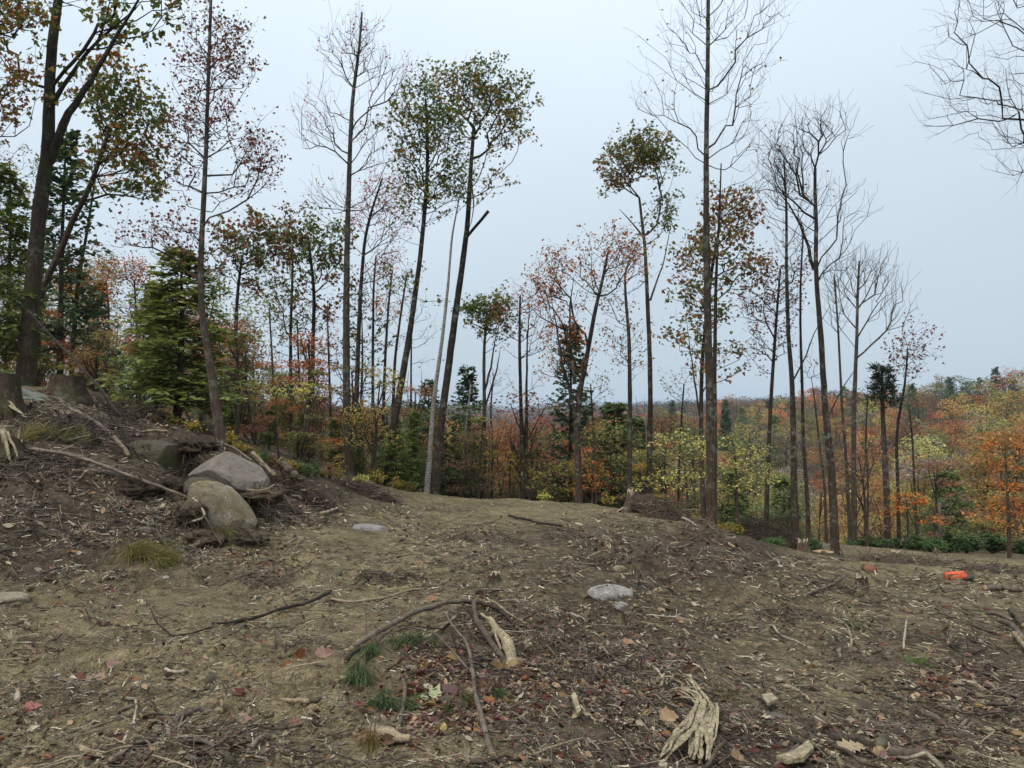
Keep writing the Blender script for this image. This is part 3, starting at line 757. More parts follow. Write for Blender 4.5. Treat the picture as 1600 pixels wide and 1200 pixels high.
# thin stems of the thicket around the bare grey tree and the birch
THIN = [(29,24,[(583,738),(583,660),(583,560),(584,450),(588,400)],8,'thin dark tree with reddish leaves right of the bare grey tree','red',.9,[(590,420,26,36,30),(575,480,26,36,22),(600,500,24,24,14)]),
 (30,25,[(595,742),(598,660),(601,560),(606,470),(612,420)],8,'thin tree with a few amber leaf tiers between bare tree and leaning oak','orange',1.1,[(600,490,26,14,22),(610,440,24,30,20),(590,540,26,14,16)]),
 (31,25,[(612,742),(614,640),(617,560),(628,480),(636,430)],8,'thin dark tree leaning along the tiered oak','mixed',1.1,[(632,440,24,30,24),(615,520,26,26,14)]),
 (32,27,[(644,745),(642,650),(642,560),(643,480)],5,'thin grey pole of a tree with bare side twigs left of the birch','mixed',.4,[(650,490,20,30,20),(660,540,26,30,16)]),
 (33,27,[(430,720),(428,620),(424,540),(420,480)],6,'thin dark tree left of the slim green tree','red',1.4,[(425,510,26,28,26),(410,560,26,22,14)]),
 (34,28,[(472,725),(470,640),(466,560),(464,500)],6,'thin reddish stemmed tree between two green trees','red',1.4,[(468,520,24,26,22),(480,570,24,20,20)]),
 (35,26,[(520,735),(517,640),(515,560),(513,490)],6,'thin tree with rust foliage just left of the bare grey trunk','rust',1.8,[(500,580,26,24,30),(520,540,24,24,20),(512,500,16,20,10)]),
 (36,26,[(400,705),(398,620),(396,560)],6,'thin tree with dull orange leaves left of the yellow branch tier','rust',1.8,[(395,560,30,24,30),(410,590,26,14,16)]),
 (37,23,[(113,606),(112,569),(118,480),(122,430),(134,360),(141,307),(146,270)],10,'reddish trunked tree behind the leaning maple with amber leaves low down','orange',2.4,[(125,440,28,26,50),(100,430,22,26,26),(145,460,22,24,24),(110,500,30,18,20),(150,290,24,24,14)]),
 (38,22,[(8,640),(10,560),(10,440),(12,340),(8,250)],12,'dark tree at the frame edge with rusty green foliage left of the double oak','mixed',2.4,[(5,300,36,40,50),(10,370,36,30,40),(0,430,36,30,30),(20,250,26,20,14)]),
 (39,24,[(64,600),(66,500),(68,420),(66,330)],6,'thin pole tree squeezed behind the double oak','green',1.0,[(85,350,24,40,26),(95,420,24,30,20)]),
 (40,28,[(220,650),(218,560),(214,480),(212,440)],6,'tree with brick red leaf cap left of the hemlock','rust',2.6,[(205,425,24,14,40),(185,430,24,16,30),(222,440,20,16,30),(165,415,18,14,20),(195,470,30,24,20)]),
 (41,28,[(168,640),(170,560),(172,480),(168,440)],6,'tree with olive yellow leaves between amber tree and brick red one','olive',2.2,[(165,420,24,20,34),(180,470,30,30,34),(160,500,26,24,20)]),
 (42,26,[(768,775),(770,700),(766,640),(771,590)],4,'thin leafless stem just right of the small green topped oak','brown',.4,[(775,600,14,24,14)]),
 (43,25,[(932,785),(930,720),(926,650),(923,600)],5,'thin tree behind the rusty maple with olive leaves','olive',1.4,[(925,620,24,30,26)]),
 (44,24,[(1060,790),(1062,720),(1066,650),(1070,600)],5,'thin stem left of the tallest bare tree','olive',1.2,[(1070,610,24,30,24)]),
 (45,25,[(1432,842),(1428,760),(1424,680),(1418,630)],5,'thin bare stem right of the pine tuft','brown',.3,[(1420,650,14,24,14)]),
 (46,21,[(1355,846),(1357,760),(1352,690),(1355,620)],4,'thin leafless stem between pale fan tree and pine','brown',.3,[(1356,630,14,24,14)]),
 (47,24,[(1290,838),(1288,760),(1279,690),(1270,610)],5,'thin bare stem just left of the rough barked tree','brown',.3,[(1268,580,16,30,20)]),
]
for sd, d, tk, w, lab, pal, nl, cr in THIN:
    hero(sd, 'slim_tree', lab, 'tree', d, tk, w, 2.5, cr, pal, nl, .105, BRN if sd % 2 else DARK, clear=tk[-1][1] + 160, tip=.0045, minslope=.15, limb_r=.014)

# ---- conifers
def conifer(seed, name, h, R0, style, sprays=1.0, lo=0.12):
    """trunk and crown meshes of a conifer of height h; hemlock, spruce or pine habit"""
    R = np.random.default_rng(seed)
    n = max(8, int(h / 0.4)); z = np.linspace(-0.2, h, n)
    tp = np.stack([0.03 * h * 0.3 * np.sin(z * 0.7 + R.uniform(0, 6)), 0.02 * h * 0.3 * np.cos(z * 0.8), z], -1)
    g = Geo(); g.tube(tp, np.linspace(R0, 0.012, n), 8, rough=.06)
    zz = h * lo; NP, ND, NL, NW = [], [], [], []
    while zz < h * 0.985:
        t = zz / h
        k = R.integers(1, 3) if style != 'pine' else R.integers(3, 6)
        for a in R.uniform(0, 6.283) + np.arange(k) * 6.283 / k + R.normal(0, .25, k):
            prof = (1 - t) ** (0.6 if style == 'hemlock' else .8) if style != 'pine' else (0.35 + 0.65 * min(1, (1 - t) * 2.2)) * (1 if t > .3 else .7)
            L = h * (0.27 if style == 'hemlock' else 0.22) * prof * (R.uniform(0.45, 1.2) if R.random() > .15 else R.uniform(.2, .5)) + 0.12
            if style == 'pine' and R.random() < .25: continue
            el = {'hemlock': 0.05, 'spruce': 0.0, 'pine': 0.25}[style] + R.normal(0, .2) + 0.5 * t
            m = max(4, int(L / 0.22)); s = np.linspace(0, 1, m)
            dirh = np.array([math.cos(a), math.sin(a), 0])
            c0 = np.array([np.interp(zz, z, tp[:, 0]), np.interp(zz, z, tp[:, 1]), zz])
            dz = s * L * math.sin(el) - (0.22 * L * s ** 2 if style == 'hemlock' else (-0.12 * L * s ** 2 if style == 'pine' else 0.16 * L * np.sin(s * 2.6)))
            B = c0 + dirh * (s * L * math.cos(el))[:, None] + UP * dz[:, None] + R.normal(0, .012, (m, 3))
            g.tube(B, np.linspace(max(.006, R0 * .22 * (1 - t)), .003, m), 3)
            side = np.cross(dirh, UP)
            for q in range(1, m):
                f = s[q]
                if style == 'pine' and f < .35: continue
                ntw = 2
                for sg in (-1, 1):
                    tl = (0.45 * L * (1 - f) + 0.10) * R.uniform(.5, 1.1)
                    if style == 'pine': tl = R.uniform(.10, .3)
                    dd = dirh * R.uniform(.5, .9) + side * sg * R.uniform(.5, 1) + UP * R.normal(-.15 if style == 'hemlock' else .1, .32); dd /= np.linalg.norm(dd)
                    kk = max(2, int(tl / (0.075 if style == 'hemlock' else .09) * sprays))
                    for u in np.linspace(0.15, 1, kk):
                        p = B[q] + dd * tl * u - UP * (.12 * tl * u * u if style == 'hemlock' else 0)
                        for s2 in (-1, 1):
                            e = dd * .8 + np.cross(dd, UP) * s2 * R.uniform(.4, 1.0) + R.normal(0, .22, 3) + UP * (.35 if style == 'pine' else R.normal(-.05, .25))
                            NP.append(p); ND.append(e); NL.append({'hemlock': .13, 'spruce': .12, 'pine': .17}[style] * R.uniform(.7, 1.3)); NW.append({'hemlock': .032, 'spruce': .035, 'pine': .026}[style])
        zz += h * (0.0075 if style == 'hemlock' else (0.010 if style == 'spruce' else 0.05)) * R.uniform(.7, 1.3)
    NP = np.array(NP); ND = np.array(ND); ND /= np.linalg.norm(ND, axis=1)[:, None]; NL = np.array(NL)[:, None]; NW = np.array(NW)[:, None]
    sc = max(0.7, h / 7) ** 0.6
    NL = NL * sc * 1.25; NW = NW * sc * 1.75
    x = np.cross(ND, UP + R.normal(0, .4, NP.shape)); x /= np.linalg.norm(x, axis=1)[:, None]
    V = np.stack([NP - x * NW * .3, NP + ND * NL * .55 - x * NW, NP + ND * NL, NP + ND * NL * .5 + x * NW], 1).reshape(-1, 3)
    F = [np.arange(len(V)).reshape(-1, 4)]
    base = {'hemlock': np.array([(.115,.140,.046), (.145,.170,.055), (.085,.110,.042)]), 'spruce': np.array([(.045,.066,.038), (.062,.084,.046), (.034,.052,.033)]), 'pine': np.array([(.055,.078,.046), (.075,.095,.052), (.042,.062,.04)])}[style]
    c = base[R.integers(0, 3, len(NP))] * R.uniform(.9, 1.7, (len(NP), 1))
    return g.mesh(name + '_trunk', M_BARK), mk_mesh(name + '_crown', V, F, M_NEEDLE, None, False, np.repeat(c, 4, 0))
CON = {}
for i, (st, h) in enumerate([('hemlock', 6.0), ('hemlock', 5.0), ('spruce', 6.0), ('pine', 7.0), ('hemlock', 6.5), ('spruce', 5.5)]):
    CON[st + str(sum(k.startswith(st) for k in CON))] = (conifer(200 + i, st, h, .035 + .012 * h * .8, st), h)
def put_conifer(kind, name, label, px, pyb, pyt, d, tint=(1, 1, 1), group=None, wide=1.0, rot=None):
    (tm, cm), h = CON[kind]
    b = P(px, pyb, d); gz = float(H(b[0], b[1]))
    top = P(px, pyt, d)[2]
    b = np.array([b[0], b[1], gz])
    s = (top - gz) / h
    r = thing(name, label, 'tree', b, group)
    r.scale = (s * wide, s * wide, s); r.rotation_euler = (0, 0, rng.uniform(0, 6.28) if rot is None else rot)
    link('trunk', tm, r, color=DARK); link('crown', cm, r, kind='stuff', color=tint)
    return r
put_conifer('hemlock0','hemlock_tree','big feathery hemlock just left of the sparse red maple',278,668,385,14.0,(1.15,1.12,1.05),wide=1.7)
put_conifer('hemlock1','hemlock_tree','second hemlock crowding against the big feathery one',240,655,440,16,(1.1,1.15,1.1),wide=1.4)
put_conifer('hemlock2','hemlock_tree','small hemlock under the small round crowned tree',370,680,520,19,(1.1,1.1,1))
put_conifer('hemlock1','hemlock_tree','hemlock branch mass at the far left edge below the rusty foliage',-14,620,250,15,(1,1,.9),wide=1.0)
put_conifer('spruce0','spruce_tree','dark ragged spruce seen between the two stems of the double oak',92,615,190,22,(1.1,1.2,1.1),wide=.9)
put_conifer('spruce1','spruce_tree','thin dark spruce left of the amber leaved tree',150,640,440,26,(1.2,1.3,1.1))
put_conifer('hemlock0','hemlock_tree','hemlock in the thicket left of the birch',618,772,655,21,(1.1,1.2,1.0),wide=1.2)
put_conifer('hemlock2','hemlock_tree','bushy hemlock close behind the birch foot',645,775,640,22,(1.05,1.15,1.0),wide=1.1)
put_conifer('spruce0','spruce_tree','spruce with layered tips right behind the birch',668,770,590,29,(1.1,1.2,1.2),wide=1.1)
put_conifer('pine0','pine_tree','layered dark pine behind the bare grey trunk',562,745,455,27,(.7,.8,.75),wide=.8)
put_conifer('spruce1','pine_tree','pointed dark pine standing right of the birch above the far ridge',730,775,572,30,(.85,.95,.9),wide=1.0)
put_conifer('spruce0','spruce_tree','low spruce at the crest under the pointed dark pine',742,778,672,27,(1.2,1.4,1.1))
put_conifer('hemlock0','hemlock_tree','wide dark hemlock behind the pale grey slim tree',958,782,628,27,(.75,.85,.85),wide=1.25)
put_conifer('hemlock1','hemlock_tree','dark hemlock right of the wide one by the lone oak trunk',995,785,650,30,(.75,.85,.9),wide=1.2)
put_conifer('spruce1','spruce_tree','dark conifer with open layers behind the rusty open crowned maple',892,785,505,28,(.9,1.05,1.0),wide=.9)
put_conifer('hemlock2','hemlock_tree','green young hemlock filling the gap right of the tiered oak foot',590,765,690,23,(1.1,1.2,1.0),wide=1.3)
put_conifer('spruce1','spruce_tree','dark young spruce left of the green topped oak',712,776,680,25,(1.1,1.2,1.1),wide=1.2)
for px, pb, pt, d, lab in [(470,740,640,22,'young hemlock low in the thicket left of the bare grey trunk'),(523,750,655,24,'young hemlock just left of the bare grey trunk'),(560,765,690,21.5,'low hemlock at the bare grey trunk foot'),(692,778,690,25,'young hemlock right behind the birch foot'),
    (420,720,640,20,'young hemlock under the single pale yellow tier'),(1150,800,735,26,'young hemlock in the hollow right of the tallest bare tree'),(1480,846,735,30,'dark young hemlock at the slope foot behind the pale dead pole'),(1225,830,745,27,'young hemlock behind the brush pile'),(840,782,700,27,'young hemlock in the hollow beside the twin stemmed maple')]:
    put_conifer(['hemlock0','hemlock1','hemlock2'][int(rng.integers(0,3))],'hemlock_tree',lab,px,pb,pt,d,(1.0,1.05,1.0),wide=1.35)
# a pine whose tuft of needles sits on a long bare trunk
def tuft_pine():
    R = np.random.default_rng(77); d = 24.0; m = d / F_PX
    pts = [(1387,848),(1385,760),(1381,690),(1379,640),(1379,610),(1378,578)]
    base = P(*pts[0], d); base[2] = float(H(base[0], base[1]))
    tp = np.array([P(x, y, d) for x, y in pts]) - base; tp[0, 2] = -.1
    tp, rr = resample(tp, np.linspace(5.5 * m, 1.5 * m, len(tp)), .3)
    g = Geo(); g.tube(tp, rr, 8, rough=.06)
    V, C = [], []
    for i in range(46):
        z = R.uniform(0, 1); c = tp[-1] - UP * (1 - z) * 62 * m
        a = R.uniform(0, 6.28); L = (26 - 14 * z) * m * R.uniform(.5, 1.1)
        e = np.array([math.cos(a), math.sin(a), R.uniform(.1, .6)])
        tip = c + e * L; g.tube(np.array([c, (c + tip) / 2 - UP * .03, tip]), [.012, .008, .004], 3)
        for j in range(26):
            o = c + e * L * R.uniform(.35, 1.05) + R.normal(0, .05, 3); q = R.normal(0, 1, 3) + e * 1.2 + UP * .5; q /= np.linalg.norm(q)
            x = np.cross(q, R.normal(0, 1, 3)); x /= np.linalg.norm(x); l = R.uniform(.14, .24)
            V += [o, o + q * l * .5 - x * .018, o + q * l, o + q * l * .5 + x * .018]; C += [(.035, .05, .03)] * 4
    r = thing('pine_tree', 'pine with a dark needle tuft on a long bare pole trunk', 'tree', base)
    link('trunk', g.mesh('tuft_pine_trunk', M_BARK), r, color=(.09, .075, .06))
    link('crown', mk_mesh('tuft_crown', V, [np.arange(len(V)).reshape(-1, 4)], M_NEEDLE, None, False, np.array(C)), r, kind='stuff')
tuft_pine()

# ---- beech saplings with flat tiers of pale leaves
def layered(seed, name, label, d, trunk, w, tiers, pal, lsize=.075, nleaf=1.7, bark=GREY, tip=.0035, group=None, cat='sapling'):
    R = np.random.default_rng(seed); m = d / F_PX
    tp = np.array([P(x, y, d) for x, y in trunk]); b = tp[0].copy(); b[2] = min(b[2], float(H(b[0], b[1])))
    tp[0] = b - [0, 0, .1]
    tp, rr = resample(tp, np.linspace(w * .5 * m, .5 * m, len(tp)), .2)
    tp -= b
    att = []
    for cx, cy, rx, ry, n in tiers:
        o = P(cx, cy, d) - b
        att.append(ellipsoid_pts(R, o, np.array([rx * m, rx * m * .7, ry * m]), n, 0))
    sk = grow(R, tp, rr, np.concatenate(att), tp[-1, 2] * .15, bf=.05, seg=.18, sag=.0, tip=tip, twigs=2, twig_len=.22, minslope=-.1, twig_up=.05)
    tm, lm, fm = tree_meshes(name, sk, len(tp), [M_BARK], 7, .011)
    r = thing(name, label, cat, b, group)
    link('trunk', tm, r, color=bark)
    for q in lm: link('limb', q, r, color=bark)
    if fm: link('twig', fm, r, color=bark, kind='stuff')
    A, par, rad, it, tw = sk
    s = A[tw]; s = s[R.integers(0, len(s), int(len(s) * nleaf))]; s = s + R.normal(0, 1, s.shape) * [.07, .07, .025]
    V, F, k = leaves(R, s, lsize, 'leaf', upw=2.2, droop=.1)
    link('crown', mk_mesh(name + '_crown', V, F, M_LEAF, None, False, pick(R, pal, s, k)), r, kind='stuff')
layered(301,'beech_sapling','pale yellow beech sapling spreading flat tiers left of the tallest bare tree',16.5,[(1076,810),(1074,770),(1070,730),(1064,700)],5,[(1040,755,45,7,34),(1075,745,40,8,34),(1060,690,36,8,26),(1085,715,30,8,24),(1020,700,14,5,8)],'pale',.08)
layered(302,'beech_sapling','pale yellow beech sapling spreading flat tiers right of the tallest bare tree',17.5,[(1150,815),(1152,770),(1150,730),(1146,690)],5,[(1160,735,45,10,44),(1150,760,45,8,34),(1165,710,36,8,24),(1120,690,36,6,20),(1185,750,26,10,20)],'pale',.08)
layered(303,'beech_sapling','beech sapling holding one flat pale yellow tier behind the red maple foot',15.5,[(438,735),(434,690),(430,650),(432,618)],4,[(410,612,40,5,30),(455,612,42,5,34),(395,606,24,4,12),(480,616,22,4,12)],'pale',.085)
layered(304,'beech_sapling','orange layered beech sapling at the right frame edge',19.0,[(1577,856),(1575,790),(1572,730),(1570,690)],6,[(1570,790,44,9,40),(1590,760,34,9,30),(1550,815,34,8,26),(1580,730,30,10,24),(1565,700,26,12,20),(1600,815,30,10,24)],'orange',.085,2.4)
layered(305,'beech_sapling','bright orange sapling beside the slender pole below the hillside',23.0,[(1418,846),(1419,820),(1417,790),(1415,770)],4,[(1412,780,24,10,30),(1430,790,26,9,30),(1405,800,20,8,18),(1440,815,24,7,18)],'orange',.10,2.6)
layered(306,'beech_sapling','amber tiered sapling behind the rusty maple trunk',23.0,[(925,788),(926,750),(924,710)],4,[(920,765,30,6,22),(935,745,28,6,22),(915,725,24,8,20)],'orange',.085,2.2)
layered(307,'beech_sapling','low yellow sapling in the hollow left of the dark hemlock',24.0,[(795,785),(797,745),(798,710)],4,[(790,745,34,14,34),(810,725,28,12,26),(780,715,24,12,20)],'yellow',.09,2.2)
layered(308,'beech_sapling','ochre tiered sapling at the crest between twin maple and rusty maple',22.0,[(862,788),(860,760),(861,730)],4,[(860,760,34,8,26),(850,745,30,8,24),(875,735,26,8,20)],'olive',.085,2.2)
layered(309,'beech_sapling','yellow sapling glowing behind the bare grey trunk',28.0,[(532,745),(531,700),(530,665)],4,[(528,690,20,24,40),(535,665,18,16,20),(530,715,22,16,26)],'yellow',.11,2.6)
layered(310,'beech_sapling','yellow sapling with low tiers just right of the birch foot',25.0,[(742,780),(741,740),(738,700)],4,[(742,735,20,24,30),(735,705,20,16,24),(748,690,18,14,14)],'yellow',.10,2.4)
layered(311,'beech_sapling','yellow leaved sapling behind the stump on the bank',16.0,[(215,640),(214,620),(212,600)],3,[(200,612,34,7,26),(225,606,26,6,18),(180,618,26,6,16)],'yellow',.085,2.2)
layered(312,'beech_sapling','low yellow sapling under the double oak',16.5,[(85,612),(84,590),(82,570)],3,[(80,580,34,9,26),(105,590,26,8,20),(60,570,24,8,14)],'yellow',.09,2.0)

hero(60,'dead_tree','dead white birch pole leaning in front of the pointed dark pine','tree',26,[(720,772),(721,737),(727,680),(734,617),(736,600)],6,2.5,[(737,600,5,8,3)],None,0,.1,(1,1,1),M_BIRCH,clear=620)
hero(61,'dead_tree','bleached snag with two bare forks below the lone round headed oak','tree',25,[(1008,780),(1010,720),(1012,690),(1006,650)],5,2,[(1000,640,8,14,6),(1022,650,10,16,8)],None,0,.1,(.3,.27,.22),clear=700,twigs=1)
hero(62,'dead_tree','short pale dead pole standing in the green clump on the far side of the flat','tree',23.5,[(1468,850),(1467,820),(1466,785)],6,4,[(1468,788,3,3,2)],None,0,.1,(.30,.28,.24),clear=800,twigs=0)

# ------------------------------------------------------------------ woods behind the clearing
def wood_tree(seed, h, style, n, ls):
    """a woodland tree of height h standing at the origin: trunk mesh and crown mesh (greyscale leaf tones; the colour is the object's)"""
    R = np.random.default_rng(seed)
    cw = h * R.uniform(.24, .33); lo = {'round': .3, 'tall': .38, 'bare': .3, 'low': .10}[style]
    k = 13; z = np.linspace(-.4, h * .93, k)
    tp = np.stack([.25 * np.sin(z * .5 + R.uniform(0, 6)), .25 * np.cos(z * .45 + R.uniform(0, 6)), z], -1); tp -= [tp[0, 0], tp[0, 1], 0]
    g = Geo(); g.tube(tp, np.linspace(.012 * h + .02, .02, k), 6, rough=.08)
    lobes = []
    for i in range(R.integers(9, 14)):
        t = R.uniform(lo, .97); a = R.uniform(0, 6.28)
        e = cw * math.sqrt(max(.05, 1 - ((t - lo) / (1 - lo) * 1.25 - .35) ** 2)) * R.uniform(.35, .85)
        c = np.array([np.interp(t * h, z, tp[:, 0]) + e * math.cos(a), np.interp(t * h, z, tp[:, 1]) + e * math.sin(a), t * h])
        lobes.append((c, cw * R.uniform(.28, .55)))
        b = tp[max(0, int((t - .16) * k) - 1)]
        m = (b + c) / 2 - UP * .04 * h * R.uniform(0, 1)
        g.tube(np.array([b, m, c]), [.004 * h + .01, .003 * h + .006, .008], 4)
        for _ in range(7 if style == 'bare' else 3):
            d = R.normal(0, 1, 3) + UP * .9; d /= np.linalg.norm(d)
            q = m + (c - m) * R.uniform(.2, 1)
            g.tube(np.array([q, q + d * cw * .3, q + d * cw * .55 + UP * .15]), [.012, .009, .006], 3)
    w = np.array([l[1] for l in lobes]) ** 2; w /= w.sum()
    nn = n if style != 'bare' else n // 4
    idx = R.choice(len(lobes), nn, p=w)
    v = R.normal(0, 1, (nn, 3)); v /= np.linalg.norm(v, axis=1)[:, None]
    cc = np.array([l[0] for l in lobes])[idx]; rr = np.array([l[1] for l in lobes])[idx]
    p = cc + v * (rr * R.uniform(.35, 1.12, nn) ** .6)[:, None] * [1, 1, .7 if style != 'low' else .38]
    V, F, kk = leaves(R, p, ls, 'leaf', upw=1.0, droop=.2)
    lob_t = R.uniform(.75, 1.25, len(lobes))[idx]
    c = 1.7 * (R.uniform(.65, 1.35, (nn, 1)) * lob_t[:, None]) * np.stack([R.uniform(.9, 1.12, nn), R.uniform(.85, 1.2, nn), R.uniform(.8, 1.2, nn)], -1)
    return g.mesh('wood_trunk', M_BARK), mk_mesh('wood_crown', V, F, M_LEAF, None, False, np.repeat(c, kk, 0))
W_FAR = [(wood_tree(400 + i, 14, s, 1700, .42), 14, s) for i, s in enumerate(['round', 'tall', 'round', 'tall', 'bare', 'round', 'bare', 'low'])]
W_MID = [(wood_tree(430 + i, 9, s, 4600, .17), 9, s) for i, s in enumerate(['round', 'tall', 'low', 'round', 'bare', 'tall', 'low'])]
W_SAP = [(wood_tree(450 + i, 4, s, 900, .12), 4, s) for i, s in enumerate(['low', 'round', 'low', 'bare', 'low'])]
HUES = {'rust orange': (.25,.085,.024), 'burnt orange': (.33,.115,.026), 'golden ochre': (.25,.16,.036), 'olive': (.125,.12,.034), 'dull green': (.075,.088,.030),
        'russet brown': (.155,.072,.036), 'brick red': (.19,.05,.026), 'yellow green': (.22,.20,.045), 'greyish brown': (.13,.105,.088), 'yellow': (.34,.23,.036)}
HUES = {k: tuple(.78 * np.array(v) + .22 * np.mean(v)) for k, v in HUES.items()}
def hue(weights):
    k = list(weights); w = np.array([weights[q] for q in k], float); return k[rng.choice(len(k), p=w / w.sum())]
MARKS = [(40,'the double stemmed oak'),(120,'the leaning maple'),(215,'the big hemlock'),(315,'the sparse red maple'),(375,'the round crowned tree'),(485,'the forked dark green tree'),(545,'the bare grey trunk'),(610,'the tiered oak'),
 (680,'the white birch'),(757,'the small green topped oak'),(818,'the twin stemmed maple'),(903,'the rusty maple'),(984,'the pale grey slim tree'),(1014,'the lone round headed oak'),(1110,'the tallest bare tree'),(1198,'the slim red maple'),
 (1241,'the dark straight tree'),(1300,'the rough barked bare tree'),(1336,'the fan shaped pale tree'),(1383,'the tuft topped pine'),(1405,'the sparse maroon topped tree'),(1575,'the orange layered sapling')]
def mark(px):
    k = min(range(len(MARKS)), key=lambda i: abs(MARKS[i][0] - px)); x, t = MARKS[k]
    return ('behind ' if abs(px - x) < 9 else ('right of ' if px > x else 'left of ')) + t
USED = {}
def uniq(lab):
    USED[lab] = USED.get(lab, 0) + 1; return lab
def stand(W, name, label, x, y, h, color, group, cat='tree', wide=1.0, z=None):
    (tm, cm), h0, st = W
    z = float(H(x, y)) if z is None else z
    s = h / h0
    r = thing(name, uniq(label), cat, (x, y, z), group)
    r.scale = (s * wide, s * wide, s); r.rotation_euler = (rng.normal(0, .03), rng.normal(0, .03), rng.uniform(0, 6.28))
    link('trunk', tm, r, color=(.08, .068, .056)); link('crown', cm, r, kind='stuff', color=color)
    return r
def jit(c): return tuple(np.array(c) * rng.uniform(.8, 1.25) * rng.uniform(.93, 1.07, 3))
TAKEN = []
def free(x, y, s):
    for a, b in TAKEN:
        if (a - x) ** 2 + (b - y) ** 2 < s * s: return False
    TAKEN.append((x, y)); return True
def zone(pt, h):
    return float(proj(np.array([pt[0], pt[1], pt[2] + h]))[1])
# the hillside and the valley, tree by tree
cnt = 0
cand = []
for d in np.geomspace(46, 262, 34):
    step = 7.0 / d
    for az in np.arange(-.56, .70, step * .8):
        cand.append((d * rng.uniform(.97, 1.03), az + rng.uniform(-.4, .4) * step))
rng.shuffle(cand)
for d, az in cand:
    x, y = d * math.sin(az), d * math.cos(az)
    px = 800 + math.tan(az) * F_PX
    if px < 480 and d > 75: continue
    if px < 980 and d > 150: continue
    if not free(x, y, 6.2 if d > 90 else 5.2): continue
    if cnt >= 290: break
    gz = float(H(x, y)); h = rng.uniform(9.5, 15.0) if d > 90 else rng.uniform(7, 11)
    if px < 1000: h *= .95
    ty = zone((x, y, gz), h)
    if ty > 850: continue
    if px < 1000:  # keep the low skyline seen between the stems
        if ty < 634: h *= .72; ty = zone((x, y, gz), h)
    hn = hue({'rust orange':2,'burnt orange':1.2,'golden ochre':2.6,'olive':3,'dull green':1.6,'russet brown':2,'brick red':.5,'yellow green':1.6,'greyish brown':2.6} if px > 960 else
             {'rust orange':1.2,'golden ochre':1.2,'olive':2,'dull green':2,'russet brown':2,'greyish brown':2.4,'yellow green':1.2})
    W = W_FAR[rng.integers(0, len(W_FAR))] if d > 60 else W_MID[rng.integers(0, len(W_MID))]
    con = rng.random() < (.09 if d > 90 else .22)
    where = 'on the skyline' if ty < 628 and px > 1000 else ('high on the hill' if ty < 665 else ('midway down the slope' if ty < 720 else 'at the slope foot'))
    if con:
        kd = ['spruce0', 'spruce1', 'hemlock1', 'pine0'][rng.integers(0, 4)]
        (tm, cm), h0 = CON[kd]; s = h * 1.12 / h0
        r = thing('conifer_tree', uniq(f'dark green conifer {where} {mark(px)}'), 'tree', (x, y, gz), 'conifers among the autumn woods')
        r.scale = (s * .9, s * .9, s); r.rotation_euler = (0, 0, rng.uniform(0, 6.28))
        link('trunk', tm, r, color=DARK); link('crown', cm, r, kind='stuff', color=tuple(np.array([1.1, 1.2, 1.15]) * rng.uniform(.8, 1.2)))
    else:
        stand(W, 'woodland_tree', f'{hn} {"thin crowned" if W[2] == "bare" else "leafy"} tree {where} {mark(px)}', x, y, h, jit(HUES[hn]), 'trees of the autumn woods', wide=rng.uniform(.95, 1.35))
    cnt += 1
# two conifers that break the hill's skyline
for px, pyt, d, k, lab in [(1557, 572, 190, 'spruce0', 'broad dark pine breaking the hill skyline near the right end'), (1531, 590, 210, 'spruce1', 'small pointed spruce tip left of the broad skyline pine'), (1585, 592, 200, 'hemlock1', 'dull conifer on the skyline right of the broad pine')]:
    b = P(px, 640, d); gz = float(H(b[0], b[1])); s = (P(px, pyt, d)[2] - gz) / CON[k][1]
    r = thing('conifer_tree', lab, 'tree', (b[0], b[1], gz)); r.scale = (s, s, s)
    link('trunk', CON[k][0][0], r, color=DARK); link('crown', CON[k][0][1], r, kind='stuff', color=(1.0, 1.2, 1.2))
# trees behind the bank and along the clearing's rim
for px, d, top, hn in [(28,21,470,'rust orange'),(75,24,520,'burnt orange'),(100,28,430,'olive'),(135,30,395,'golden ochre'),(150,22,530,'russet brown'),(178,27,500,'rust orange'),(200,34,470,'dull green'),(228,24,540,'rust orange'),(255,33,420,'brick red'),
    (275,26,500,'olive'),(310,31,470,'rust orange'),(335,24,560,'dull green'),(352,30,520,'golden ochre'),(385,27,590,'rust orange'),(408,33,560,'burnt orange'),(425,24,640,'olive'),(445,32,590,'russet brown'),(466,26,660,'golden ochre'),(485,31,560,'brick red'),
    (505,27,640,'russet brown'),(20,30,420,'dull green'),(55,33,430,'golden ochre'),(-30,24,380,'olive'),(-60,20,330,'dull green'),(-90,26,360,'rust orange'),(330,36,420,'olive'),(575,30,620,'brick red'),(600,33,640,'olive'),(632,36,620,'dull green'),(15,17,560,'olive'),
    (705,36,650,'yellow green'),(760,40,660,'olive'),(800,34,690,'golden ochre'),(835,40,660,'russet brown'),(870,34,670,'rust orange'),(935,36,665,'golden ochre'),(1040,36,640,'russet brown'),(1075,33,660,'olive'),(1160,36,700,'dull green'),(1185,33,740,'yellow green'),
    (1225,36,730,'olive'),(1275,34,740,'russet brown'),(1330,38,720,'golden ochre'),(1445,40,700,'greyish brown'),(1475,36,760,'dull green'),(1500,40,690,'yellow green'),(1545,38,700,'golden ochre'),(1600,36,660,'golden ochre'),(1640,34,640,'burnt orange')]:
    p = P(px, 660, d); gz = float(H(p[0], p[1])); h = P(px, top, d)[2] - gz
    W = W_MID[rng.integers(0, len(W_MID))]
    stand(W, 'understory_tree', f'{hn} {"thin" if W[2] == "bare" else "bushy"} tree in the thicket {mark(px)}', p[0], p[1], max(h, 2.2), jit(HUES[hn]), 'trees of the thicket round the clearing', wide=1.0 if h > 5 else 1.3)
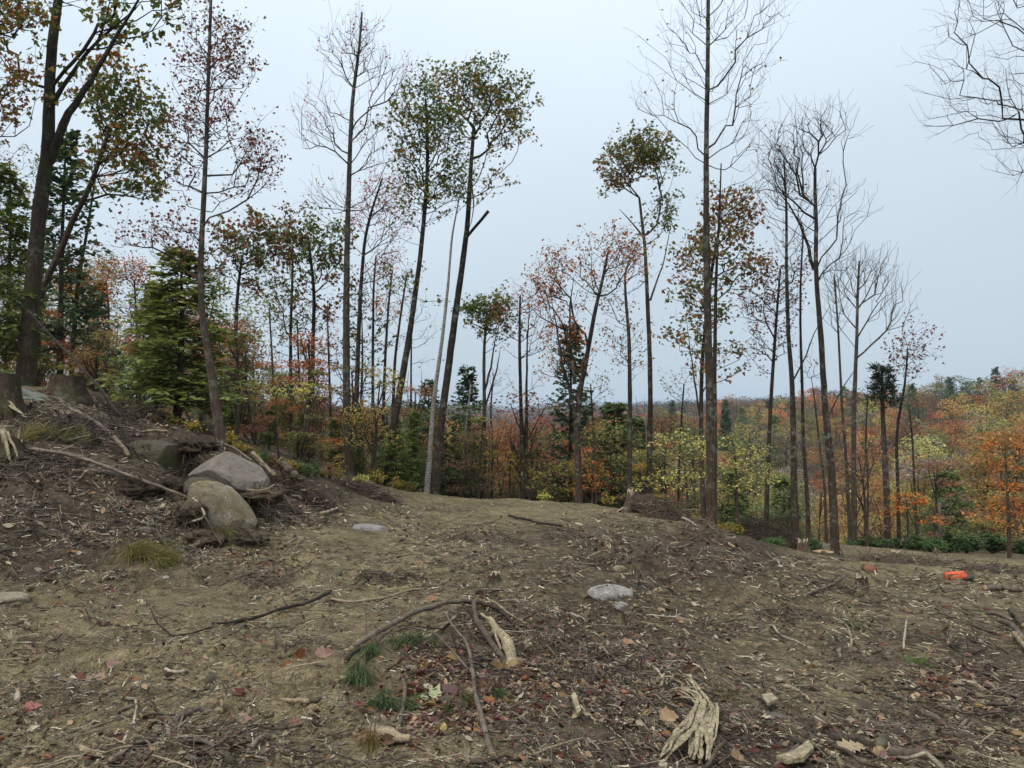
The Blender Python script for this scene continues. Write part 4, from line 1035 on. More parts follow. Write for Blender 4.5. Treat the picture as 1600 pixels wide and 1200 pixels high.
for i in range(34):
    px = 505 + 15 * i + rng.uniform(-6, 6); d = rng.uniform(29, 58); top = rng.uniform(632, 712) if px < 1000 else rng.uniform(660, 730)
    hn = hue({'rust orange': 2, 'brick red': 1.4, 'dull green': 2.6, 'olive': 2, 'golden ochre': 1.5, 'russet brown': 1.4, 'burnt orange': 1})
    p = P(px, 660, d)
    if not free(p[0], p[1], 1.0): continue
    W = W_MID[rng.integers(0, len(W_MID))]; h = P(px, top, d)[2] - float(H(p[0], p[1]))
    stand(W, 'understory_tree', f'{hn} {"thin" if W[2] == "bare" else "bushy"} tree in the hollow {mark(px)}', p[0], p[1], max(h, 2.5), jit(HUES[hn]), 'trees of the hollow behind the crest', wide=1.15)
# saplings and low growth along the rim
rim = []
for i in range(118):
    px = rng.uniform(340, 1640) if i > 22 else rng.uniform(-20, 360)
    d = rng.uniform(22.5, 33) if px > 600 else (rng.uniform(17, 27) if px > 340 else rng.uniform(15.5, 24))
    p = P(px, 700, d)
    if not free(p[0], p[1], .8): continue
    hn = hue({'golden ochre':1.6,'olive':3.4,'yellow green':1.5,'russet brown':2.4,'rust orange':1,'dull green':3.2,'yellow':.5} if px < 1100 else {'dull green':3,'olive':2,'golden ochre':1,'russet brown':1.4,'yellow green':1})
    W = W_SAP[rng.integers(0, len(W_SAP))]
    hgt = rng.uniform(1.3, 3.6) if px > 340 else rng.uniform(.7, 1.8)
    stand(W, 'sapling', f'{hn} sapling {"with few leaves " if W[2] == "bare" else ""}at the edge {mark(px)}', p[0], p[1], hgt, jit(HUES[hn]), 'saplings along the wood edge', 'sapling', rng.uniform(1.0, 1.5))
# far woods, one mass
def distant_wood():
    R = np.random.default_rng(5)
    n = 13000
    r = np.exp(R.uniform(math.log(150), math.log(2500), n)); az = R.uniform(-.75, .8, n)
    keep = (r > 262) | (np.tan(az) * F_PX + 800 < 980)
    r, az = r[keep], az[keep]; x, y = r * np.sin(az), r * np.cos(az); z = H(x, y); n = len(r)
    k = 13; q = np.repeat(np.arange(n), k)
    v = R.normal(0, 1, (n * k, 3)); v /= np.linalg.norm(v, axis=1)[:, None]
    hh = R.uniform(8, 13, n)[q]; sc = (1 + r / 1600)[q]
    p = np.stack([x, y, z], -1)[q] + v * np.stack([3.4 * sc, 3.4 * sc, hh * .34], -1) + UP * (hh * .62)[:, None]
    V, F, kk = leaves(R, p, 1, 'leaf', upw=2.6, droop=.0)
    V = ((V.reshape(-1, kk, 3) - p[:, None]) * (1.25 + 0.0011 * r[q])[:, None, None] + p[:, None]).reshape(-1, 3)
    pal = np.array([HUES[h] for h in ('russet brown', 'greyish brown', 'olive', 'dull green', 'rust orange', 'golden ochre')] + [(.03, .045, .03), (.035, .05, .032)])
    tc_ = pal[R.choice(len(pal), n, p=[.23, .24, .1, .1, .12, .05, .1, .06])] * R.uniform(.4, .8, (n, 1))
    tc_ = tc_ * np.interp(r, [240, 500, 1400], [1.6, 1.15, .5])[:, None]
    c = tc_[q] * R.uniform(.85, 1.15, (n * k, 1))
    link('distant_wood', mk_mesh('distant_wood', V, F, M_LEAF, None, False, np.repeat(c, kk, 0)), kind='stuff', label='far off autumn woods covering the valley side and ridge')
distant_wood()

# ------------------------------------------------------------------ boulders, stumps and half-buried rocks
def ico(sub):
    import bmesh
    bm = bmesh.new(); bmesh.ops.create_icosphere(bm, subdivisions=sub, radius=1.0)
    bm.verts.ensure_lookup_table()
    v = np.array([q.co[:] for q in bm.verts]); f = np.array([[q.index for q in p.verts] for p in bm.faces]); bm.free()
    return v, f
ICO5, ICO3, ICO2, ICO1 = ico(6), ico(4), ico(3), ico(1)
def rotm(rx, ry, rz): return np.array(Matrix.Rotation(rz, 3, 'Z') @ Matrix.Rotation(ry, 3, 'Y') @ Matrix.Rotation(rx, 3, 'X'))
def boulder(name, label, c, half, rot, mat, seed, facets=(), rough=.10, sub=ICO5, cat='boulder', group=None):
    v, f = sub
    d = v.copy()
    s = 1 + rough * (noise3(d * 1.3 + seed * 7.1, seed) + .5 * noise3(d * 2.9 + seed, seed + 1) + .22 * noise3(d * 6.5, seed + 2) + .12 * noise3(d * 14, seed + 3) + .07 * noise3(d * 30, seed + 4) - .35 * np.clip(.12 - np.abs(noise3(d * 1.9 + 3.3, seed + 9)), 0, 1))
    q = np.sign(d) * np.abs(d) ** .86 * s[:, None]
    for n, k in facets:            # planes that break the round form
        n = np.array(n, float); n /= np.linalg.norm(n); e = q @ n - k
        q = q - np.where(e > 0, e * .82, 0)[:, None] * n
    q = q * half @ rotm(*rot).T
    return link(name, mk_mesh(name, q, [f], mat), None, c, label, cat, group)
RK_GREY = m_rock('grey_rock', (.20,.165,.135), (.27,.25,.22), .35, None, (.085,.064,.047))
RK_YEL = m_rock('yellowish_rock', (.29,.235,.16), (.52,.50,.45), .5, (.20,.155,.08), (.075,.058,.04))
RK_BROWN = m_rock('earthy_rock', (.105,.080,.060), (.16,.15,.12), .3, (.075,.075,.030), (.05,.037,.027))
RK_LICH = m_rock('lichened_rock', (.17,.165,.145), (.27,.31,.27), .75, (.06,.075,.03), (.07,.055,.04))
RK_WHITE = m_rock('pale_rock', (.30,.275,.245), (.50,.49,.46), .7, None, (.10,.08,.06))
boulder('boulder','grey sloping boulder with a smooth flat top wedged in the bank under the red maple',P(356,748,10.35)+[0,.05,0],(.56,.50,.32),(.12,.42,.05),RK_GREY,3,[((0,-.1,1),.60),((-.2,-1,-.45),.66),((-1,-.2,.5),.62),((.7,-.6,-.6),.72)],.08)
boulder('boulder','yellowish lichen streaked round boulder at the foot of the bank',P(347,803,9.5),(.50,.38,.31),(.1,.80,.15),RK_YEL,8,[((.3,-.2,1),.70),((.2,-1,.2),.72),((-.5,-.7,-.3),.75),((.9,-.6,.3),.72),((.3,-.8,.8),.80)],.15)
boulder('boulder','brown earth smeared boulder with a moss patch left of the dark hollow',P(238,728,10.7),(.40,.42,.42),(.1,.1,.5),RK_BROWN,5,[((.7,-.7,.1),.8),((0,0,1),.8)],.14)
boulder('boulder','small earthy boulder showing between the grey and the yellowish boulders',P(318,765,9.9),(.24,.28,.17),(0,.1,.3),RK_BROWN,12,[],.12)
boulder('boulder','big lichened boulder behind the broken stump at the left edge',P(22,640,11.6),(.50,.45,.36),(0,.25,.1),RK_LICH,9,[((0,-.3,1),.7)],.12)
boulder('rock','pale grey flat rock half buried in the middle of the olive soil',g1(575,828)-[0,0,.02],(.27,.22,.11),(0,.05,.2),m_rock('grey_field_rock',(.27,.25,.23),(.36,.35,.33),.5,None,(.13,.11,.075)),14,[((0,0,1),.7)],.16,ICO3,'rock')
boulder('rock','white flat rock bedded in the brown litter',g1(955,936)-[0,0,.01],(.21,.15,.085),(.05,.03,.1),RK_WHITE,21,[((0,-.2,1),.6)],.15,ICO3,'rock')
boulder('rock','small white stone just below the white flat rock',g1(972,958)-[0,0,.005],(.066,.06,.045),(0,.1,.4),RK_WHITE,23,[],.16,ICO2,'rock')
boulder('rock','small dull stone just above the white flat rock',g1(968,893),(.085,.06,.05),(0,.1,.4),RK_YEL,24,[],.16,ICO2,'rock')
boulder('rock','pale sandy rock cut by the left edge below the bank',g1(12,945)-[0,0,.02],(.17,.14,.07),(0,.1,.4),m_rock('sandy_rock',(.33,.28,.2),(.42,.38,.3),.5,None,(.2,.14,.08)),25,[((0,0,1),.6)],.15,ICO3,'rock')
boulder('rock','greyish stone in the dark bank soil above the pine tuft',g1(228,832),(.075,.06,.05),(0,.1,.4),RK_GREY,26,[],.16,ICO2,'rock')
boulder('rock','flat grey stone beside the tan splinter plate near the bottom edge',g1(1210,1118),(.075,.05,.03),(0,.1,.2),RK_GREY,27,[((0,0,1),.5)],.16,ICO2,'rock')
boulder('rock','tan angular stone set in the litter left of the small rutted dip',g1(1353,1028),(.05,.04,.035),(.3,.1,.4),m_rock('tan_stone',(.36,.30,.20),(.42,.38,.3),.4,None,(.2,.15,.1)),28,[((.5,-.5,1),.6)],.2,ICO2,'rock')
# matted roots and earth overhanging the hollow between the boulders
def root_mat(name, label, px, py, d, rx, rz, seed, col=(.045,.034,.025)):
    R = np.random.default_rng(seed); m = d / F_PX
    v, f = ICO3; q = v * (1 + .28 * noise3(v * 2.2 + seed, seed) + .18 * noise3(v * 6, seed + 1) + .1 * noise3(v * 14, seed + 2))[:, None]
    c = P(px, py, d)
    g = Geo(); g.add(q * [rx * m, rx * m * .8, rz * m], [f])
    ro = link(name, g.mesh(name, M_SOIL_LUMP), None, c, label, 'root mat', color=col)
    g = Geo()
    for _ in range(60):
        o = R.normal(0, 1, 3); o /= np.linalg.norm(o); o[1] = -abs(o[1]); o = o * [rx * m, rx * m * .8, rz * m]
        e = o * R.uniform(.1, .6) + R.normal(0, .08, 3) - UP * R.uniform(.0, .15)
        g.tube(np.array([o * .9, o + e * .5 + R.normal(0, .015, 3), o + e]), [.006, .004, .002], 3)
    link('root', g.mesh('hair_root', M_STICK), ro, color=(.12, .085, .06), kind='stuff')
def m_lump():
    m, t, out, N = new_mat('loose_earth')
    co = N('ShaderNodeNewGeometry').outputs['Position']
    n1 = noise(N, co, 22, 5, .7); n2 = noise(N, co, 6, 4, .6)
    c = mixc(N, 1.0, N('ShaderNodeObjectInfo').outputs['Color'], ramp(N, n1, [(.3, (.4, .4, .4)), (.7, (1.7, 1.65, 1.6))]), 'MULTIPLY')
    finish(N, t, out, c, .95, mth(N, 'ADD', n1, n2), .03, .1)
    return m
M_SOIL_LUMP = m_lump()
root_mat('root_mat','mat of earth and hair roots overhanging the grey boulder by the dark hollow',300,698,10.9,34,13,31)
root_mat('root_mat','ragged clod of roots beside the dark hollow left of the grey boulder',272,762,10.0,26,16,32)
root_mat('root_mat','dark root and soil clump hanging below the long leaning pole on the bank',205,765,9.6,50,17,33)

def stump(name, label, px, pyb, d, r, h, seed, top='flat', lean=(0, 0), flare=.6, roots=5, col=BRN, mat=None, loc=None):
    R = np.random.default_rng(seed)
    b = P(px, pyb, d) if loc is None else np.array(loc); b[2] = float(H(b[0], b[1]))
    n, sd = 9, 18; z = np.linspace(-.12, h, n); a = np.arange(sd) / sd * 6.283
    ridge = 1 + .10 * np.sin(a * 5 + R.uniform(0, 6)) + R.normal(0, .04, sd)
    rr = r * (1 + flare * np.exp(-np.clip(z, 0, 9) / h * 3.2))[:, None] * ridge[None] * (1 + R.normal(0, .02, (n, sd)))
    zz = np.repeat(z[:, None], sd, 1)
    if top == 'jag': zz[-1] += R.uniform(-.25, .35, sd) * h; zz[-2] += R.uniform(-.05, .05, sd) * h
    V = np.stack([rr * np.cos(a) + lean[0] * zz, rr * np.sin(a) + lean[1] * zz, zz], -1)
    ro = thing(name, label, 'stump', b)
    i = np.arange(n - 1)[:, None] * sd; j = np.arange(sd)[None]; j2 = (j + 1) % sd
    q = np.stack([i + j, i + j2, i + sd + j2, i + sd + j], -1).reshape(-1, 4)
    link('trunk', mk_mesh('stump_bark', V.reshape(-1, 3), [q], mat or M_BARK_MOSS), ro, color=col)
    cv = np.concatenate([V[-1] * [.985, .985, 1] - [0, 0, .006], [V[-1].mean(0) - [0, 0, .02 if top == 'flat' else .1 * h]]])
    link('cut_face' if top == 'flat' else 'splintered_core', mk_mesh('stump_top', cv, [np.stack([np.arange(sd), (np.arange(sd) + 1) % sd, np.full(sd, sd)], -1)], M_CUT if top == 'flat' else M_PALE, None, False), ro)
    for k in range(roots):
        e = R.uniform(0, 6.28); L = r * R.uniform(1.8, 3.4); t = np.linspace(0, 1, 7)
        w = np.cumsum(R.normal(0, .14, 7)) + e
        p = np.stack([r * .7 * np.cos(e) + L * t * np.cos(w), r * .7 * np.sin(e) + L * t * np.sin(w), 0 * t], -1)
        p[:, 2] = H(p[:, 0] + b[0], p[:, 1] + b[1]) - b[2] + (.10 * h + r * .25) * (1 - t) ** 2 - .02
        g = Geo(); g.tube(p, r * .34 * (1 - t * .85), 6, rough=.12)
        link('root', g.mesh('stump_root', mat or M_BARK_MOSS), ro, color=col)
    return ro, b
stump('stump','broad dark mossy stump on top of the bank',103,632,12.4,.24,.40,41,'flat',col=(.05,.04,.032))
st, sb = stump('stump','dark stump at the left edge with a pale torn slab at its foot',4,668,10.6,.17,.52,42,'flat',col=(.05,.043,.035))
st2, sb2 = stump('broken_stump','broken stump low on the bank with fresh orange splinters',16,748,9.5,.13,.20,43,'jag',col=(.055,.042,.034))
def splinters(root, base, items, name='splinter'):
    for p0, p1, w, c in items:
        p0, p1 = np.array(p0), np.array(p1); t = np.linspace(0, 1, 5)[:, None]
        q = p0 + (p1 - p0) * t + rng.normal(0, .008, (5, 3))
        g = Geo(); g.tube(q, np.array([w, w * 1.1, w, w * .7, w * .15]), 5, (True, False), rough=.3, squash=.45)
        link(name, g.mesh('splinter', M_PALE), root, color=c)
splinters(st, sb, [((.12,-.1,.12),(.42,-.2,-.05),.04,(1,1,1)),((.1,-.12,.22),(.3,-.16,.0),.03,(1,1,1))])
splinters(st2, sb2, [((-.05,-.1,.32),(.16,-.22,-.12),.03,(1,.62,.36)),((.02,-.1,.3),(.2,-.16,-.05),.022,(1,.6,.34)),((-.12,-.06,.36),(-.06,-.16,.02),.025,(1,.6,.34)),((.0,0,.1),(-.14,0,.42),.022,(1,.8,.6)),((.05,.02,.1),(.10,.02,.38),.02,(1,.7,.5))])
stump('stump','low flat cut stump with orange brown face below the rough barked tree',1287,886,15.2,.20,.10,44,'flat',col=BRN,roots=3)
stump('stump','short torn pale stump by the green shrub under the dark straight tree',1255,872,15.4,.10,.22,45,'jag',col=(.16,.13,.10))
stump('stump','small cut stump with pale roots out on the low flat',1400,868,17.5,.10,.14,46,'jag',col=(.2,.16,.12),roots=6)
stump('stump','little dark split stub on the slope',1347,943,9.6,.07,.16,47,'jag',col=(.05,.042,.036),roots=2)
stump('stump','short dark stub behind the twig heap beyond its peak',773,918,8.1,.05,.10,48,'jag',col=(.05,.035,.03),roots=2)
# torn-up root plate with earth sliding down beside it
rs, rb = stump('root_stump','torn up stump with bleached top and ragged roots on the crest',987,797,17.6,.15,.42,49,'jag',(.1,0),1.0,9,(.12,.10,.085),M_BARK)
splinters(rs, rb, [((-.05,-.1,.25),(.02,-.14,.56),.05,(1.2,1.15,1.05)),((.06,-.12,.2),(.12,-.12,.5),.04,(1.1,1.05,1)),((-.2,-.1,.1),(-.42,-.2,-.02),.04,(.7,.6,.5))])
for i, (x, y, d, rx, rz) in enumerate([(1008,793,17.4,24,14),(1030,806,16.6,24,11),(1050,818,16,22,10),(1075,832,14.6,22,9),(1105,845,13,26,9),(1128,853,12.2,22,8)]):
    root_mat('earth_clump', ['earth clump against the torn stump on the crest','earth clump second down from the torn stump','earth clump midway along the torn root ridge','earth clump under the tallest bare tree','earth clump above the lying slab of wood','earth clump at the low end of the torn root ridge'][i], x, y, d, rx, rz * 1.3, 60 + i, (.07, .052, .039))

# ------------------------------------------------------------------ branches, poles and logs that can be told apart
def lay(name, label, pxs, w0, w1, col, lift=None, sides=8, cat='branch', caps=(True, True), rough=.09, side=(), mat=None, d=None, group=None):
    """a stick lying along photo pixels on the ground; lift raises its points in metres"""
    pts = []
    for k, p in enumerate(pxs):
        q = P(p[0], p[1], d[k]) if d else g1(*p)
        pts.append(q)
    pts = np.array(pts); pd = np.linalg.norm(pts - CAM, axis=1).mean(); m = pd / F_PX * .84
    if d is None: pts[:, 2] += w0 * m * .38
    if lift is not None: pts[:, 2] += np.array(lift)
    q, rr = resample(pts, np.linspace(w0 * .5 * m, w1 * .5 * m, len(pts)), max(.03, np.linalg.norm(pts[-1] - pts[0]) / 22))
    q = q + rng.normal(0, 1, q.shape) * rr[:, None] * .16
    b = q[0].copy()
    g = Geo(); g.tube(q - b, rr * (1 + rng.normal(0, .07, len(rr))), sides, caps, capmi=1, rough=rough)
    o = link(name, g.mesh(name, [mat or M_STICK, M_CUT]), None, b, label, cat, group, color=col)
    for t, dx, dz, L, w in side:       # side twigs: where along it, sideways and upward reach, length, width
        i = int(t * (len(q) - 1)); dr = q[min(i + 1, len(q) - 1)] - q[max(i - 1, 0)]; dr /= np.linalg.norm(dr)
        sdv = np.cross(dr, UP) * dx + UP * dz + dr * .5; sdv /= np.linalg.norm(sdv)
        p = q[i] - b + sdv * L * np.linspace(0, 1, 6)[:, None] + rng.normal(0, .018 * L, (6, 3)) + UP * (.10 * L * np.sin(np.linspace(0, 2.6, 6)))[:, None]
        g2 = Geo(); g2.tube(p, np.linspace(w, w * .3, 6), 5); link('twig', g2.mesh('side_twig', M_STICK), o, color=col)
    return o
C_GREY = (.155,.125,.098); C_PALE = (.28,.22,.145); C_DARK = (.052,.040,.033); C_MID = (.105,.080,.060); C_BLEACH = (.36,.31,.235)
lay('branch','long crooked barky branch lying over the twig heap',[(548,1018),(580,1008),(610,999),(640,985),(668,974),(705,970),(747,957)],10,9,C_GREY,[.0,.02,.04,.07,.09,.10,.10],10,side=[(.55,-1,.3,.25,.006),(.75,1,.5,.2,.005)])
lay('branch','thick bent stick dropping from the heap top towards the bleached slab',[(740,961),(741,982),(748,1000),(765,1013),(779,1026),(790,1040)],9,12,C_MID,[.1,.07,.05,.03,.02,.0],9)
lay('branch','slender pale rod reaching right from the top of the twig heap',[(760,952),(775,960),(795,970),(822,978)],4,3,C_PALE,[.09,.07,.04,.01])
lay('branch','dark rod under the slender pale rod right of the heap',[(752,960),(780,968),(808,985)],7,5,C_DARK,[.06,.05,.01])
lay('branch','long curved twig coming towards the viewer out of the twig heap',[(697,995),(712,1014),(727,1036),(734,1058),(742,1100),(752,1140),(758,1165),(770,1190)],4.5,9,C_GREY,[.16,.14,.11,.10,.06,.03,.0,0],8,side=[(.45,1,.2,.22,.004),(.6,-1,.1,.2,.004),(.7,1,.1,.16,.003)])
lay('twig','thin arching twig over the pine needles of the heap',[(585,1040),(612,1026),(640,1023),(662,1031),(682,1046),(706,1064),(733,1076)],2,3.5,C_GREY,[.02,.10,.14,.15,.12,.08,.05],6)
lay('twig','thin dark twig fanning out above the pine needles',[(570,1060),(600,1025),(640,1010),(690,1000)],2,3,C_DARK,[.01,.09,.12,.12],5,side=[(.4,1,.5,.2,.003),(.6,-1,.4,.22,.003),(.7,1,.4,.2,.003),(.5,-1,.2,.25,.003)])
lay('twig','fine dark twig crossing the heap in front of the long curved twig',[(600,1080),(650,1062),(700,1052),(740,1050),(790,1062)],2,2.5,C_DARK,[.01,.07,.09,.06,.01],5,side=[(.5,1,.5,.18,.0025),(.3,-1,.3,.16,.0025)])
lay('twig','twig standing upright at the peak of the heap',[(756,952),(757,935),(758,925)],5,3,C_MID,[.02,.02,.03],6)
lay('twig','thin upright dead stem left of the crooked barky branch',[(572,1004),(572,985),(571,970)],2.5,1.5,C_MID,[0,.05,.12],5)
lay('branch','pale peeled stick half under the crooked barky branch',[(640,1018),(665,1002),(690,990),(712,984)],7,5,C_PALE,[.02,.03,.03,.02])
lay('branch','grey stick parallel to the crooked branch on its far side',[(540,1045),(556,1038),(575,1027)],10,8,C_DARK,[.0,.01,.01])
lay('branch','short forked stick at the front of the pine needles',[(622,1145),(628,1120),(634,1100),(628,1092)],8,5,C_GREY,[.0,.02,.05,.06])
lay('branch','dark forked stick lying on the olive soil at mid left',[(330,978),(360,976),(400,970),(440,960),(480,950),(517,937)],4,7,C_DARK,[.03,.02,.02,.03,.04,.06],7,side=[(.55,-1,.1,.35,.006),(.2,1,.3,.2,.004)])
lay('twig','thin dark curl at the far end of the dark forked stick',[(235,968),(245,980),(270,993),(300,990),(330,980)],2.5,3,C_DARK,[.08,.03,.01,.01,.02],5)
lay('branch','long pale thin stick running from the dark forked stick to the leaf patch',[(517,940),(545,946),(580,942),(610,936),(640,926),(690,915)],4.5,4,C_PALE,[.01]*6)
lay('branch','straight pale stick tapering to a point at lower left centre',[(378,1094),(410,1096),(445,1099),(485,1098)],7,8,C_PALE,[.0]*4)
lay('branch','mossy end of the straight pale stick',[(486,1098),(505,1103),(525,1101)],9,6,C_MID,[.0]*3)
lay('branch','grey stick cut by the bottom edge at lower left centre',[(380,1192),(405,1175),(430,1155),(447,1140)],9,7,C_GREY,[.0]*4)
lay('branch','long bent grey stick at the lower left of the clearing',[(160,1196),(205,1182),(240,1165),(280,1138),(310,1122),(338,1126)],9,9,C_GREY,[.0,.01,.02,.03,.04,.01],9)
lay('branch','pale stick under the long bent grey stick',[(192,1188),(215,1170),(228,1166)],7,7,C_PALE,[.0]*3)
lay('branch','bleached knobbly twig above the long bent grey stick',[(183,1180),(197,1160),(208,1145),(213,1128),(211,1115)],5,3.5,C_BLEACH,[.0,.0,.01,.02,.03])
lay('branch','pale splinter stick beside the pink leaf at left',[(176,1080),(192,1068),(210,1055)],6,4,C_PALE,[.0,.01,.02])
lay('branch','short pale peg on the olive soil at left centre',[(258,1058),(275,1059),(293,1055)],7,6,C_BLEACH,[.0]*3)
lay('branch','pale stick pointing at the bright leaf in the lower left corner',[(95,1140),(125,1125),(160,1110)],3,2,C_PALE,[.0]*3)
lay('branch','thin grey stick at the bottom edge left of centre',[(278,1197),(320,1190),(360,1197)],6,6,C_GREY,[.0]*3)
lay('branch','straight cut rod lying flat at the bottom edge centre',[(640,1199),(690,1197),(755,1197)],7,7,C_PALE,[.0]*3)
lay('log','short splintered log with a broken dark end near the bottom centre',[(578,1157),(600,1158),(622,1163),(640,1168)],22,13,C_PALE,[.0]*4,11,'log',rough=.14)
lay('log','dark log half hidden in litter along the bottom right',[(1295,1158),(1320,1162),(1345,1168),(1370,1178)],14,14,C_DARK,[.0]*4,10,'log')
lay('log','barky log crossing the bottom right corner',[(1385,1192),(1410,1190),(1450,1196)],18,16,C_MID,[.0]*3,10,'log')
lay('log','stubby upright chunk of barky wood between the two bottom right logs',[(1372,1190),(1380,1172),(1384,1160)],18,15,(.11,.10,.06),[.0]*3,10,'log')
lay('branch','lichen spotted grey branch at the lower right bottom edge',[(1192,1196),(1215,1186),(1245,1170),(1262,1160)],9,6,C_GREY,[.0]*4,8)
lay('branch','dark branch slanting away behind the tan splinter plate',[(1235,1160),(1255,1170),(1290,1185)],7,7,C_DARK,[.02]*3,8)
lay('branch','pale twisted stick right of the shredded wood',[(1222,1076),(1240,1080),(1255,1092),(1270,1100)],7,6,C_PALE,[.0]*4)
lay('branch','grey short log on the slope at lower right',[(1303,1078),(1325,1083),(1352,1091)],13,11,C_MID,[.0]*3,9)
lay('branch','long curved thin branch over the purple leaf heap at right',[(1505,1095),(1540,1090),(1565,1087),(1600,1098)],4,3,C_MID,[.0,.02,.03,.01],6,side=[(.85,1,.0,.2,.004)])
lay('branch','slim grey branch rising at the low flat above the ruts',[(1258,934),(1280,928),(1300,918),(1322,910)],5,4,C_GREY,[.01,.03,.04,.03],6,side=[(.6,-1,.2,.25,.006)])
lay('branch','pale bent twig standing up near the grass tuft at right',[(1412,1018),(1414,1005),(1417,985)],4,3,C_BLEACH,[.0,.03,.08],6)
lay('branch','pale root curl beside the bent dry twig on the rutted slope',[(1317,975),(1325,990),(1331,1005),(1330,1016)],4,4,C_PALE,[.02]*4,6)
lay('branch','big grey limb at the right edge beyond the orange painted log',[(1540,932),(1565,930),(1600,936)],9,9,C_GREY,[.02,.05,.05],8)
for k, (a, b) in enumerate([((1560,980),(1600,1005)),((1545,962),(1580,975)),((1580,965),(1600,985)),((1520,985),(1560,1000)),((1585,1000),(1610,1030))]):
    lay('branch',['long grey pole slanting out at the right edge','grey stick above the long slanting pole at the right edge','thick grey end poking in at the right edge','thin brown stick left of the slanting pole','lowest of the poles at the right edge'][k],[a,((a[0]+b[0])/2,(a[1]+b[1])/2),b],[8,6,10,5,8][k],[8,5,10,4,7][k],[C_GREY,C_GREY,C_MID,C_MID,C_PALE][k],[.03,.05,.03],8)
lay('log','dark wet stick lying below the small white stone',[(1010,953),(1030,955),(1055,952)],8,6,C_DARK,[.0]*3,8)
lay('branch','dark stub twig poking up right of the white flat rock',[(993,918),(998,905),(1001,893)],4,3,C_DARK,[.0,.02,.03],6)
lay('branch','pale bark chip stick below the torn root ridge',[(1024,928),(1024,921),(1023,916)],8,6,C_BLEACH,[.0]*3,6)
lay('branch','dark snapped twig right of the white flat rock',[(1070,905),(1080,898),(1090,889)],5,3,C_DARK,[.0,.02,.04],6)
lay('log','flat split slab of wood on the torn root ridge',[(1082,838),(1100,843),(1125,849),(1150,855)],10,9,(.26,.21,.16),[.09,.08,.07,.05],8,'log')
lay('branch','bleached root on the torn root ridge above the split slab',[(1066,818),(1078,824),(1092,832),(1108,837)],5,4,C_BLEACH,[.08]*4,6)
lay('branch','pale root fork at the low end of the split slab',[(1105,828),(1118,840),(1132,850),(1146,860)],6,5,C_PALE,[.08,.07,.05,.02],7)
lay('branch','bleached stick lying above the split slab',[(1052,832),(1070,836),(1090,843)],5,4,C_BLEACH,[.02]*3,6)
lay('branch','grey branch below the torn root ridge with forked end',[(1042,853),(1065,851),(1082,849)],4,5,C_GREY,[.02]*3,6,side=[(.5,1,.3,.25,.01)])
lay('branch','pale stick on the litter left of the torn root ridge',[(922,873),(940,869),(958,868)],5,4,C_PALE,[.0]*3,6)
lay('branch','long dark stick on the crest strip in mid distance',[(795,808),(815,816),(845,822),(880,827)],5,5,C_DARK,[.03]*4,6)
lay('branch','long pole lying across the dark litter in mid distance',[(870,828),(890,833),(912,831)],4,4,C_MID,[.02]*3,6)
# poles and dead wood on the bank
lay('branch','long grey pole sloping down the bank from the left edge',[(-20,694),(30,700),(92,706),(130,716),(170,730),(200,742),(240,756),(270,768),(292,777)],7,4,(.19,.155,.12),None,9,d=[9.7,9.65,9.6,9.5,9.4,9.35,9.25,9.2,9.15],side=[(.8,1,.3,.5,.008)])
lay('branch','second grey pole merging into the long sloping pole',[(130,733),(155,736),(180,740),(200,744)],6,7,(.20,.165,.13),None,8,d=[9.55,9.5,9.45,9.4])
lay('branch','short level pole on the bank left of the sloping poles',[(30,723),(70,724),(105,726)],5,5,(.2,.17,.13),None,8,d=[9.75,9.7,9.7])
lay('branch','leaning grey pole propped on a rotten stub on the bank',[(107,637),(130,648),(155,662),(180,684),(201,711)],6,7,(.20,.165,.125),None,8,d=[11.4,11,10.7,10.4,10.1])
lay('dead_sapling','dead bare sapling leaning down across the bank top',[(192,653),(182,646),(172,628),(158,608),(130,578),(95,541),(62,505),(44,485)],7,2.5,C_DARK,None,8,d=[11.9,11.9,12,12.1,12.3,12.6,12.9,13],cat='dead sapling',side=[(.6,1,.2,.5,.006),(.75,-1,.2,.5,.005)])
for k, (pts, w, dd, lab) in enumerate([([(152,704),(149,690),(145,672),(141,655)],9,10.2,'rotten upright stub carrying the leaning pole'),([(118,750),(119,735),(120,716)],5,9.45,'dead upright stake under the level pole'),([(82,737),(77,725),(70,713)],4,9.6,'thin dark stake left of the dead upright stake'),
    ([(45,657),(47,640),(49,628)],6,10.9,'dark stub in front of the lichened boulder'),([(228,678),(221,668),(212,658),(208,640)],6,11.7,'crooked dead stem standing up behind the mossy boulder')]):
    lay('dead_stick', lab, pts, w, w * .7, C_DARK, None, 7, 'dead stick', d=[dd] * len(pts))
lay('branch','arched pale root looping behind the brown mossy boulder',[(190,690),(205,684),(222,676),(240,672),(262,674)],5,5,C_PALE,None,7,d=[10.9,11,11.1,11.2,11.3])
lay('branch','grey curved branch over the dark mossy stump',[(42,606),(62,614),(72,618),(90,622),(108,632)],2.5,3,C_GREY,None,6,d=[12,11.9,11.9,11.8,11.6],side=[(.5,1,-.4,.35,.01)])
lay('branch','stout grey root curving at the foot of the left edge stump',[(8,682),(20,675),(32,671),(44,668)],6,5,C_GREY,None,7,d=[10.2,10.3,10.4,10.5])
lay('branch','brown fallen branch from the left edge stump towards the lichened boulder',[(18,645),(30,655),(42,664),(52,668)],5,6,C_MID,None,7,d=[10.5,10.5,10.5,10.5])
lay('branch','pale forked root lying against the yellowish boulder',[(281,822),(298,815),(318,810),(320,802),(312,790),(302,778)],3.5,5,C_BLEACH,None,6,d=[9.05,9.0,8.95,9.0,9.1,9.2])
lay('branch','dark stick leaning on the right side of the yellowish boulder',[(374,822),(385,830),(395,838),(404,850)],3.5,4,C_DARK,None,6,d=[9.1,9.0,8.95,8.9])
